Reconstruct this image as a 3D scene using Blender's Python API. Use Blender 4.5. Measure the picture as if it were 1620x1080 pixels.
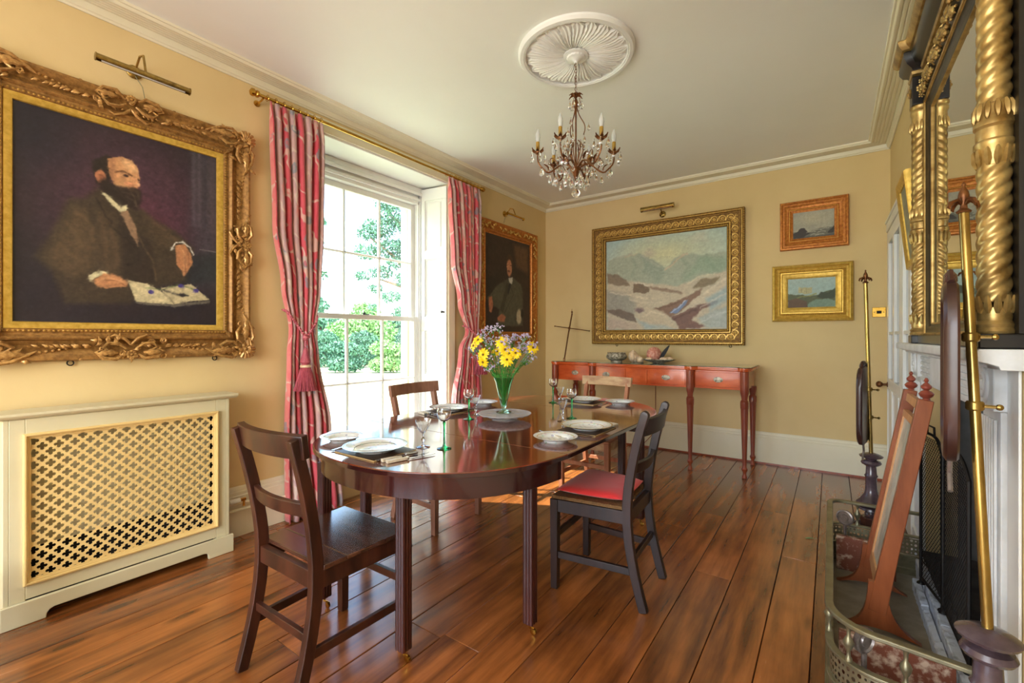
import bpy, bmesh, math, random
import numpy as np
from math import sin, cos, pi, radians
from mathutils import Matrix, Vector, noise as mnoise

for o in list(bpy.data.objects): bpy.data.objects.remove(o)
SC = bpy.context.scene
COL = SC.collection
RND = random.Random(7)

# ---------------------------------------------------------------- camera
cam = bpy.data.cameras.new('camera'); co = bpy.data.objects.new('camera', cam); COL.objects.link(co)
co.location = (0, 0, 1.22); co.rotation_euler = (pi/2, 0, radians(35.34))
cam.sensor_width = 36; cam.lens = 15.82; cam.shift_y = -0.0043; cam.clip_start = 0.02; cam.clip_end = 300
SC.camera = co

# ---------------------------------------------------------------- world, sun, window portal, added rear fill, exposure
W = bpy.data.worlds.new('sky'); SC.world = W; W.use_nodes = True
nt = W.node_tree; nt.nodes.clear()
out = nt.nodes.new('ShaderNodeOutputWorld'); bg = nt.nodes.new('ShaderNodeBackground'); sk = nt.nodes.new('ShaderNodeTexSky')
sk.sky_type = 'NISHITA'; sk.sun_disc = False; sk.sun_elevation = radians(47); sk.sun_rotation = radians(120); sk.dust_density = 3.0; sk.air_density = 1.0
hz = nt.nodes.new('ShaderNodeHueSaturation'); hz.inputs['Saturation'].default_value = 1.0
nt.links.new(sk.outputs[0], hz.inputs['Color']); nt.links.new(hz.outputs[0], bg.inputs[0]); nt.links.new(bg.outputs[0], out.inputs[0])
bg.inputs[1].default_value = 1.05

def light(name, kind, loc, rot=None, direction=None, energy=1, color=(1, 1, 1), size=None, angle=None, spread=None):
    l = bpy.data.lights.new(name, kind); o = bpy.data.objects.new(name, l); COL.objects.link(o)
    o.location = loc; l.energy = energy; l.color = color
    if direction is not None: o.rotation_euler = Vector(direction).to_track_quat('-Z', 'Y').to_euler()
    if size: l.shape = 'RECTANGLE'; l.size, l.size_y = size
    if angle is not None: l.angle = angle
    if spread is not None: l.spread = spread
    return o
light('sun', 'SUN', (-6, -2, 6), direction=(1, .52, -1.22), energy=13, color=(1, .95, .86), angle=radians(.6))
wp = light('window_portal', 'AREA', (-3.62, 2.46, 1.45), direction=(1, 0, 0), energy=1, size=(2.5, 1.3)); wp.data.cycles.is_portal = True
light('rear_fill_light', 'AREA', (-1.1, -2.35, 1.55), direction=(.02, 1, .05), energy=84, color=(.96, .98, 1), size=(2.4, 1.9))  # added fill lamp behind the camera, an invented source that brightens the room
SC.view_settings.view_transform = 'Standard'; SC.view_settings.look = 'None'; SC.view_settings.gamma = 1
SC.view_settings.use_curve_mapping = False; SC.view_settings.exposure = 0.5

# ---------------------------------------------------------------- materials
def lin(c):
    return tuple(((x/255)/12.92 if x/255 <= .04045 else ((x/255+.055)/1.055)**2.4) for x in c)
def mat(name, col, col2=None, rough=.5, metal=0, scale=(8, 8, 8), detail=4, bump=0, bscale=None, contrast=(.35, .65),
        rvar=0, trans=0, ior=1.45, coat=0, obrand=0, spec=None, coord='Object', sheen=0, alpha=None, emit=None):
    m = bpy.data.materials.new(name); m.use_nodes = True
    N = m.node_tree.nodes; L = m.node_tree.links; b = N['Principled BSDF']
    b.inputs['Roughness'].default_value = rough; b.inputs['Metallic'].default_value = metal
    b.inputs['Transmission Weight'].default_value = trans; b.inputs['IOR'].default_value = ior
    b.inputs['Coat Weight'].default_value = coat; b.inputs['Coat Roughness'].default_value = .08 if rough < .22 else .22
    if sheen: b.inputs['Sheen Weight'].default_value = sheen
    if spec is not None: b.inputs['Specular IOR Level'].default_value = spec
    c1 = (*lin(col), 1)
    tc = N.new('ShaderNodeTexCoord'); mp = N.new('ShaderNodeMapping'); mp.inputs['Scale'].default_value = scale
    L.new(tc.outputs[coord], mp.inputs[0])
    vec = mp.outputs[0]
    m['b'] = b.name
    if obrand:
        oi = N.new('ShaderNodeObjectInfo'); ad = N.new('ShaderNodeVectorMath'); ad.operation = 'ADD'
        mu = N.new('ShaderNodeMath'); mu.operation = 'MULTIPLY'; mu.inputs[1].default_value = 37.0
        L.new(oi.outputs['Random'], mu.inputs[0]); L.new(vec, ad.inputs[0]); L.new(mu.outputs[0], ad.inputs[1]); vec = ad.outputs[0]
    if col2 is not None or bump:
        nz = N.new('ShaderNodeTexNoise'); nz.inputs['Scale'].default_value = 1; nz.inputs['Detail'].default_value = detail; nz.inputs['Roughness'].default_value = .6
        L.new(vec, nz.inputs['Vector'])
    if col2 is not None:
        cr = N.new('ShaderNodeValToRGB'); cr.color_ramp.elements[0].position = contrast[0]; cr.color_ramp.elements[1].position = contrast[1]
        cr.color_ramp.elements[0].color = c1; cr.color_ramp.elements[1].color = (*lin(col2), 1)
        L.new(nz.outputs['Fac'], cr.inputs[0]); last = cr.outputs[0]
        if obrand:
            hs = N.new('ShaderNodeHueSaturation'); mr = N.new('ShaderNodeMapRange')
            mr.inputs['To Min'].default_value = 1-obrand; mr.inputs['To Max'].default_value = 1+obrand
            L.new(oi.outputs['Random'], mr.inputs[0]); L.new(mr.outputs[0], hs.inputs['Value']); L.new(last, hs.inputs['Color']); last = hs.outputs[0]
        L.new(last, b.inputs['Base Color'])
    else: b.inputs['Base Color'].default_value = c1
    if bump:
        nb = nz
        if bscale:
            nb = N.new('ShaderNodeTexNoise'); nb.inputs['Scale'].default_value = bscale; nb.inputs['Detail'].default_value = 3
            L.new(tc.outputs[coord], nb.inputs['Vector'])
        bp = N.new('ShaderNodeBump'); bp.inputs['Strength'].default_value = bump; bp.inputs['Distance'].default_value = .01
        L.new(nb.outputs['Fac'], bp.inputs['Height']); L.new(bp.outputs[0], b.inputs['Normal'])
    if rvar:
        mr = N.new('ShaderNodeMapRange'); mr.inputs['To Min'].default_value = max(0, rough-rvar); mr.inputs['To Max'].default_value = rough+rvar
        L.new(nz.outputs['Fac'], mr.inputs[0]); L.new(mr.outputs[0], b.inputs['Roughness'])
    if emit: b.inputs['Emission Color'].default_value = (*lin(emit[0]), 1); b.inputs['Emission Strength'].default_value = emit[1]
    return m

M = {}
M['wall'] = mat('yellow_wall_paint', (217, 192, 139), (223, 199, 147), rough=.75, scale=(1.5, 1.5, 1.5), bump=.04, bscale=60)
M['ceiling'] = mat('ceiling_paint', (240, 241, 235), (244, 245, 240), rough=.6, scale=(1, 1, 1), bump=.03, bscale=40)
M['cream'] = mat('cream_paint', (229, 222, 194), (233, 227, 202), rough=.45, scale=(3, 3, 3))
M['cover'] = mat('radiator_cover_paint', (208, 199, 162), (214, 205, 170), rough=.5, scale=(3, 3, 3))
M['grille'] = mat('grille_paint', (224, 192, 124), (229, 198, 132), rough=.5, scale=(4, 4, 4))
M['white'] = mat('white_gloss_paint', (240, 240, 236), (234, 235, 232), rough=.35, scale=(4, 4, 4))
M['white_worn'] = mat('worn_white_paint', (226, 228, 230), (206, 208, 208), rough=.5, scale=(9, 9, 9), bump=.1)
M['exterior'] = mat('white_render', (236, 236, 232), (228, 228, 222), rough=.9, scale=(4, 4, 4))
M['plank'] = mat('pine_floorboard', (84, 44, 20), (186, 112, 54), rough=.25, scale=(14, 1.3, 14), detail=8, bump=.10, contrast=(.30, .72), rvar=.06, obrand=.18, spec=.6, coat=.6)
M['subfloor'] = mat('dark_gap', (22, 14, 9), rough=.9)
M['mahog'] = mat('polished_mahogany', (42, 15, 16), (62, 24, 20), rough=.16, scale=(4, 4, 30), detail=6, contrast=(.3, .7), coat=.6)
M['table'] = mat('tabletop_mahogany', (80, 30, 20), (128, 56, 32), rough=.10, scale=(20, 1.6, 20), detail=7, contrast=(.3, .7), coat=1.0, spec=.8)
M['tleg'] = mat('dark_mahogany', (44, 16, 16), (68, 28, 22), rough=.28, scale=(14, 14, 2), detail=6, coat=.3)
M['side'] = mat('satin_mahogany', (172, 64, 26), (222, 108, 52), rough=.2, scale=(4, 9, 9), detail=6, contrast=(.3, .7), coat=.6)
M['sleg'] = mat('sideboard_leg_wood', (118, 50, 30), (156, 76, 46), rough=.3, scale=(14, 14, 2), coat=.3)
M['chairA'] = mat('oak_dark_brown', (40, 20, 15), (74, 38, 24), rough=.36, scale=(18, 18, 3), detail=6, rvar=.06, coat=.15)
M['chairAseat'] = mat('oak_seat', (50, 28, 22), (84, 50, 36), rough=.22, scale=(4, 26, 26), detail=6, coat=.9)
M['chairB'] = mat('ebonised_oak', (30, 20, 19), (52, 34, 30), rough=.38, scale=(18, 18, 3), detail=6)
M['chairC'] = mat('warm_oak', (124, 84, 66), (160, 116, 94), rough=.45, scale=(16, 16, 3), detail=6)
M['chairD'] = mat('bleached_wood', (164, 112, 78), (214, 182, 138), rough=.5, scale=(6, 14, 14), detail=6)
M['chairDleg'] = mat('pale_orange_wood', (150, 88, 58), (192, 128, 90), rough=.45, scale=(16, 16, 3), detail=6)
M['rush'] = mat('woven_rush', (92, 66, 38), (128, 94, 56), rough=.8, scale=(60, 200, 60), bump=.5)
M['red'] = mat('red_cushion_cloth', (206, 40, 44), (222, 54, 56), rough=.8, scale=(3, 3, 3), bump=.08, bscale=500, sheen=.3)
M['gilt'] = mat('gilt', (158, 118, 52), (196, 154, 76), rough=.40, metal=.45, scale=(50, 50, 50), bump=.12, bscale=260)
M['giltdark'] = mat('old_gilt', (126, 90, 46), (172, 128, 70), rough=.45, metal=.35, scale=(50, 50, 50), bump=.15, bscale=240)
M['giltred'] = mat('red_gold_gilt', (168, 96, 38), (206, 136, 62), rough=.4, metal=.4, scale=(50, 50, 50), bump=.12, bscale=260)
M['giltbright'] = mat('bright_gilt', (196, 158, 66), (222, 186, 92), rough=.38, metal=.5, scale=(40, 40, 40), bump=.08, bscale=300)
M['giltcol'] = mat('column_gilt', (134, 104, 54), (196, 166, 104), rough=.34, metal=.6, scale=(14, 14, 14))
M['brass'] = mat('brass', (186, 142, 56), (208, 168, 80), rough=.25, metal=1, scale=(10, 10, 10))
M['brassdull'] = mat('dull_brass', (120, 114, 90), (150, 144, 116), rough=.38, metal=.65, scale=(12, 12, 12))
M['bronze'] = mat('bronze_patina', (96, 58, 34), (132, 86, 48), rough=.4, metal=.7, scale=(30, 30, 30))
M['iron'] = mat('black_iron', (24, 22, 22), (36, 32, 30), rough=.55, metal=.4, scale=(20, 20, 20))
M['black'] = mat('black_lacquer', (24, 22, 22), (30, 28, 27), rough=.3, scale=(8, 8, 8), coat=.2)
M['steel'] = mat('silver_plate', (190, 190, 192), rough=.15, metal=1)
M['bone'] = mat('bone_handle', (222, 214, 196), (206, 196, 176), rough=.3, scale=(40, 40, 10))
M['glass'] = mat('clear_glass', (255, 255, 255), rough=.0, trans=1, ior=1.48)
M['tabletopedge'] = mat('dark_table_edge', (42, 15, 16), (60, 24, 22), rough=.15, coat=.7)
M['crystal'] = mat('cut_crystal', (255, 255, 255), rough=.02, trans=1, ior=1.55)
M['green'] = mat('green_glass', (60, 200, 120), rough=.0, trans=1, ior=1.48)
M['vase'] = mat('pale_green_glass', (196, 240, 214), rough=.0, trans=1, ior=1.45)
M['green_sheet'] = mat('glass_sheet_tint', (60, 78, 60), rough=.04, coat=.5)
M['doorglass'] = mat('door_glass', (44, 62, 70), (70, 88, 96), rough=.06, scale=(3, 3, 3), coat=.3)
M['steelold'] = mat('tarnished_steel', (120, 112, 108), (160, 150, 146), rough=.35, metal=.7, scale=(30, 30, 30))
M['brassold'] = mat('worn_brass', (120, 98, 52), (178, 150, 84), rough=.25, metal=.9, scale=(30, 30, 5), contrast=(.3, .6))
M['redfinial'] = mat('red_turned_wood', (120, 54, 42), (150, 74, 56), rough=.3, coat=.3)
M['redwoodsheen'] = mat('polished_redwood', (58, 46, 52), (90, 74, 82), rough=.22, scale=(12, 12, 12), coat=.6)
M['oaklight'] = mat('light_oak', (196, 138, 92), (212, 158, 108), rough=.4, scale=(16, 16, 3))
M['screenart'] = mat('painted_silk', (150, 172, 166), (206, 208, 192), rough=.25, scale=(9, 9, 5), detail=6, coat=.4, contrast=(.38, .62))
M['needle'] = mat('needlework', (150, 40, 40), (196, 120, 100), rough=.8, scale=(60, 60, 60), contrast=(.45, .6))
M['giltground'] = mat('gilt_ground_shade', (104, 74, 32), (150, 112, 50), rough=.5, metal=.35, scale=(60, 60, 60), bump=.15, bscale=200)  # darker gilt, recess shade put into the colour of the frame ground
M['gilthigh'] = mat('gilt_relief_highlight', (186, 146, 70), (222, 184, 102), rough=.36, metal=.5, scale=(60, 60, 60))  # lighter gilt, highlight on the raised carving put into the colour
M['oldhigh'] = mat('old_gilt_relief_highlight', (150, 108, 58), (204, 160, 96), rough=.38, metal=.4, scale=(60, 60, 60))  # lighter old gilt, relief highlight painted into the cartouches
M['crystaldish'] = mat('pressed_crystal', (252, 252, 255), rough=.08, trans=.55, ior=1.55, scale=(70, 70, 70), bump=.5)
M['fireback'] = mat('pale_fireback', (150, 148, 146), (110, 108, 106), rough=.8, scale=(4, 4, 4))
M['mirror'] = mat('mirror_silvering', (225, 228, 224), rough=.01, metal=1)
M['plinth'] = mat('dark_stone', (136, 128, 112), (160, 150, 132), rough=.8, scale=(9, 9, 9), bump=.2)
M['stoneslab'] = mat('rust_stone', (120, 66, 46), (196, 170, 148), rough=.55, scale=(26, 26, 26), detail=8, contrast=(.46, .60))
M['soot_and_shade'] = mat('soot_and_shade', (40, 38, 38), (66, 62, 60), rough=.95, scale=(9, 9, 9), bump=.2)
M['tassel'] = mat('tassel_rayon', (150, 62, 78), (188, 92, 104), rough=.6, scale=(160, 160, 6), bump=.2)
M['cord'] = mat('cord', (150, 52, 70), (206, 120, 128), rough=.6, scale=(120, 120, 120), contrast=(.45, .55))
M['mat'] = mat('placemat', (62, 42, 32), (74, 50, 38), rough=.4)
M['matedge'] = mat('placemat_edge', (196, 170, 120), rough=.6)
M['oak'] = mat('orange_oak', (124, 64, 34), (154, 86, 50), rough=.35, scale=(16, 16, 3), detail=6, coat=.2)
M['redwood'] = mat('dark_redwood', (48, 26, 22), (72, 42, 36), rough=.35, scale=(10, 10, 3), detail=5, coat=.3)
M['leaf'] = mat('foliage_leaf', (84, 132, 76), (120, 160, 100), rough=.6, scale=(3, 3, 3))
M['leafd'] = mat('dark_foliage_leaf', (48, 92, 76), (78, 126, 100), rough=.6, scale=(.7, .7, .7))
M['bark'] = mat('bark', (92, 80, 66), (120, 106, 88), rough=.9, scale=(6, 6, 2))
M['lawn'] = mat('mown_grass', (150, 160, 118), (188, 194, 152), rough=.9, scale=(.25, 1.6, 1), detail=6)
M['stem'] = mat('plant_stem', (52, 128, 48), (86, 160, 66), rough=.5, scale=(20, 20, 20))
M['yellow'] = mat('yellow_petal', (248, 206, 20), (252, 222, 40), rough=.5, scale=(20, 20, 20))
M['eye'] = mat('flower_eye', (128, 96, 20), (84, 56, 16), rough=.8, scale=(300, 300, 300))
M['purple'] = mat('mauve_floret', (168, 148, 190), (208, 198, 214), rough=.7, scale=(60, 60, 60))
M['candle'] = mat('gilt_candle_sleeve', (150, 116, 40), (172, 138, 56), rough=.5, scale=(20, 20, 20))
M['bulb'] = mat('frosted_bulb', (226, 230, 228), rough=.25, trans=.35)
M['lampwhite'] = mat('lamp_socket', (206, 204, 196), rough=.4)
M['coral'] = mat('coral_sphere', (196, 120, 104), (224, 170, 150), rough=.5, scale=(45, 45, 45), bump=.5, contrast=(.42, .58))
M['shell'] = mat('shell', (216, 180, 140), (236, 216, 190), rough=.45, scale=(40, 40, 40))
M['pewter'] = mat('pewter', (120, 110, 92), (200, 192, 172), rough=.4, metal=.2, scale=(50, 50, 50), contrast=(.42, .58))
M['feather'] = mat('black_feather', (22, 22, 26), rough=.6)
M['ash'] = mat('painted_kerb', (206, 214, 226), (150, 156, 166), rough=.7, scale=(26, 26, 26), detail=8, contrast=(.5, .68), bump=.3)

def plank_extra(m):   # knots and dark worn patches on the boards
    N = m.node_tree.nodes; L = m.node_tree.links; b = N['Principled BSDF']
    src = b.inputs['Base Color'].links[0].from_socket
    tc = N.new('ShaderNodeTexCoord'); mp = N.new('ShaderNodeMapping'); mp.inputs['Scale'].default_value = (11, 3.4, 1); L.new(tc.outputs['Object'], mp.inputs[0])
    oi = N.new('ShaderNodeObjectInfo'); ad = N.new('ShaderNodeVectorMath'); L.new(mp.outputs[0], ad.inputs[0]); L.new(oi.outputs['Location'], ad.inputs[1])
    vo = N.new('ShaderNodeTexVoronoi'); vo.inputs['Scale'].default_value = .62; L.new(ad.outputs[0], vo.inputs['Vector'])
    r = N.new('ShaderNodeValToRGB'); r.color_ramp.elements[0].position = .07; r.color_ramp.elements[1].position = .20
    r.color_ramp.elements[0].color = (.12, .10, .10, 1); r.color_ramp.elements[1].color = (1, 1, 1, 1); L.new(vo.outputs['Distance'], r.inputs[0])
    mx = N.new('ShaderNodeMix'); mx.data_type = 'RGBA'; mx.blend_type = 'MULTIPLY'; mx.inputs[0].default_value = .75
    L.new(src, mx.inputs[6]); L.new(r.outputs[0], mx.inputs[7])
    nz = N.new('ShaderNodeTexNoise'); nz.inputs['Scale'].default_value = 1.6; nz.inputs['Detail'].default_value = 5; L.new(tc.outputs['Object'], nz.inputs['Vector'])
    r2 = N.new('ShaderNodeValToRGB'); r2.color_ramp.elements[0].position = .36; r2.color_ramp.elements[1].position = .52
    r2.color_ramp.elements[0].color = (.50, .44, .42, 1); r2.color_ramp.elements[1].color = (1, 1, 1, 1); L.new(nz.outputs['Fac'], r2.inputs[0])
    mx2 = N.new('ShaderNodeMix'); mx2.data_type = 'RGBA'; mx2.blend_type = 'MULTIPLY'; mx2.inputs[0].default_value = .7
    L.new(mx.outputs[2], mx2.inputs[6]); L.new(r2.outputs[0], mx2.inputs[7]); L.new(mx2.outputs[2], b.inputs['Base Color'])
plank_extra(M['plank'])

# window glass: thin pane, mostly transparent with a faint reflection
def pane_mat():
    m = bpy.data.materials.new('window_pane_glass'); m.use_nodes = True; N = m.node_tree.nodes; L = m.node_tree.links; N.clear()
    o = N.new('ShaderNodeOutputMaterial'); t = N.new('ShaderNodeBsdfTransparent'); g = N.new('ShaderNodeBsdfGlossy'); g.inputs['Roughness'].default_value = .02
    lw_ = N.new('ShaderNodeLayerWeight'); lw_.inputs[0].default_value = .5; pw = N.new('ShaderNodeMath'); pw.operation = 'POWER'; pw.inputs[1].default_value = 4
    f = N.new('ShaderNodeMapRange'); f.inputs['To Min'].default_value = .035; f.inputs['To Max'].default_value = .7; x = N.new('ShaderNodeMixShader')
    L.new(lw_.outputs['Facing'], pw.inputs[0]); L.new(pw.outputs[0], f.inputs[0])
    t.inputs[0].default_value = (.97, .99, .98, 1)
    L.new(f.outputs[0], x.inputs[0]); L.new(t.outputs[0], x.inputs[1]); L.new(g.outputs[0], x.inputs[2]); L.new(x.outputs[0], o.inputs[0]); return m
M['pane'] = pane_mat()

def curtain_mat():
    m = mat('floral_curtain_chintz', (206, 70, 84), rough=.75, sheen=.2); N = m.node_tree.nodes; L = m.node_tree.links; b = N['Principled BSDF']
    uv = N.new('ShaderNodeUVMap'); sx = N.new('ShaderNodeSeparateXYZ'); L.new(uv.outputs[0], sx.inputs[0])
    def math_(op, a, v=None):
        n = N.new('ShaderNodeMath'); n.operation = op
        if hasattr(a, 'links') or hasattr(a, 'is_linked'): L.new(a, n.inputs[0])
        else: n.inputs[0].default_value = a
        if v is not None:
            if hasattr(v, 'is_linked'): L.new(v, n.inputs[1])
            else: n.inputs[1].default_value = v
        return n.outputs[0]
    fr = math_('FRACT', math_('MULTIPLY', sx.outputs[0], 2.6))       # stripe position, u is in metres of cloth
    r = N.new('ShaderNodeValToRGB'); r.color_ramp.interpolation = 'EASE'
    cols = [(0, (198, 68, 84)), (.22, (206, 90, 100)), (.34, (222, 128, 122)), (.48, (206, 166, 156)), (.64, (186, 152, 152)), (.76, (222, 122, 118)), (.88, (200, 76, 90))]
    e = r.color_ramp.elements
    e[0].position = 0; e[0].color = (*lin(cols[0][1]), 1); e[1].position = 1; e[1].color = (*lin((204, 62, 78)), 1)
    for p, c in cols[1:]: q = e.new(p); q.color = (*lin(c), 1)
    nz = N.new('ShaderNodeTexNoise'); nz.inputs['Scale'].default_value = 9; nz.inputs['Detail'].default_value = 4; L.new(uv.outputs[0], nz.inputs['Vector'])
    mxv = N.new('ShaderNodeMix'); mxv.data_type = 'VECTOR'; mxv.inputs[0].default_value = .12; L.new(uv.outputs[0], mxv.inputs[4]); L.new(nz.outputs['Color'], mxv.inputs[5])
    sx2 = N.new('ShaderNodeSeparateXYZ'); L.new(mxv.outputs[1], sx2.inputs[0]); L.new(math_('FRACT', math_('MULTIPLY', sx2.outputs[0], 2.9)), r.inputs[0])
    vo = N.new('ShaderNodeTexVoronoi'); vo.inputs['Scale'].default_value = 8; L.new(mxv.outputs[1], vo.inputs['Vector'])
    fl = N.new('ShaderNodeValToRGB'); fe = fl.color_ramp.elements
    fe[0].position = .0; fe[0].color = (1, 1, 1, 1); fe[1].position = .30; fe[1].color = (0, 0, 0, 1)
    for p, v in ((.10, .3), (.16, 1), (.26, .9)): q = fe.new(p); q.color = (v, v, v, 1)
    L.new(vo.outputs['Distance'], fl.inputs[0])
    keep = math_('GREATER_THAN', vo.outputs['Color'], .42)
    fac = math_('MULTIPLY', math_('MULTIPLY', fl.outputs[0], keep), .8)
    mx = N.new('ShaderNodeMix'); mx.data_type = 'RGBA'; L.new(fac, mx.inputs[0]); L.new(r.outputs[0], mx.inputs[6]); mx.inputs[7].default_value = (*lin((122, 134, 142)), 1)
    wv = N.new('ShaderNodeTexWave'); wv.wave_type = 'BANDS'; wv.bands_direction = 'DIAGONAL'; wv.inputs['Scale'].default_value = 2.4; wv.inputs['Distortion'].default_value = 9; wv.inputs['Detail'].default_value = 2
    wv.inputs['Detail Scale'].default_value = 2.0
    L.new(uv.outputs[0], wv.inputs['Vector'])
    vr = N.new('ShaderNodeValToRGB'); vr.color_ramp.elements[0].position = .93; vr.color_ramp.elements[1].position = .97; L.new(wv.outputs['Fac'], vr.inputs[0])
    mx3 = N.new('ShaderNodeMix'); mx3.data_type = 'RGBA'; L.new(math_('MULTIPLY', vr.outputs[0], .6), mx3.inputs[0]); L.new(mx.outputs[2], mx3.inputs[6]); mx3.inputs[7].default_value = (*lin((214, 196, 180)), 1)
    L.new(mx3.outputs[2], b.inputs['Base Color']); return m
M['curtain'] = curtain_mat()

def plate_mat(name, rim, spots):
    m = mat(name, (236, 240, 240), rough=.08, coat=.4); N = m.node_tree.nodes; L = m.node_tree.links; b = N['Principled BSDF']
    tc = N.new('ShaderNodeTexCoord'); ln = N.new('ShaderNodeVectorMath'); ln.operation = 'LENGTH'
    mp = N.new('ShaderNodeMapping'); mp.inputs['Scale'].default_value = (1, 1, 0); L.new(tc.outputs['Object'], mp.inputs[0]); L.new(mp.outputs[0], ln.inputs[0])
    r = N.new('ShaderNodeValToRGB'); r.color_ramp.interpolation = 'CONSTANT'; e = r.color_ramp.elements   # radius in units of 0.15 m
    sc = N.new('ShaderNodeMath'); sc.operation = 'DIVIDE'; sc.inputs[1].default_value = .15; L.new(ln.outputs['Value'], sc.inputs[0]); L.new(sc.outputs[0], r.inputs[0])
    w = (*lin((234, 238, 238)), 1); g = (*lin(rim), 1)
    e[0].position = 0; e[0].color = w; e[1].position = .56; e[1].color = g
    for p, c in ((.585, w), (.84, g), (1.0, g)): q = e.new(p); q.color = c
    vo = N.new('ShaderNodeTexVoronoi'); vo.inputs['Scale'].default_value = 44; L.new(tc.outputs['Object'], vo.inputs['Vector'])
    f0 = N.new('ShaderNodeMath'); f0.operation = 'LESS_THAN'; f0.inputs[1].default_value = spots; L.new(vo.outputs['Distance'], f0.inputs[0]); f = N.new('ShaderNodeMath'); f.operation = 'MULTIPLY'; f.inputs[1].default_value = .55; L.new(f0.outputs[0], f.inputs[0])
    hs = N.new('ShaderNodeHueSaturation'); hs.inputs['Saturation'].default_value = .55; hs.inputs['Value'].default_value = .85; L.new(vo.outputs['Color'], hs.inputs['Color'])
    mx = N.new('ShaderNodeMix'); mx.data_type = 'RGBA'; L.new(f.outputs[0], mx.inputs[0]); L.new(r.outputs[0], mx.inputs[6]); L.new(hs.outputs[0], mx.inputs[7])
    L.new(mx.outputs[2], b.inputs['Base Color']); return m
M['plate'] = plate_mat('floral_porcelain', (196, 168, 110), .30)
M['plateblue'] = plate_mat('grey_green_porcelain', (120, 134, 122), .24)

def vcol_mat(name, rough=.35):
    m = mat(name, (128, 128, 128), rough=rough, bump=.05, bscale=220); N = m.node_tree.nodes; L = m.node_tree.links
    a = N.new('ShaderNodeVertexColor'); a.layer_name = 'Col'; L.new(a.outputs[0], N['Principled BSDF'].inputs['Base Color']); return m
M['oil'] = vcol_mat('oil_paint', .5)

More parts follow.
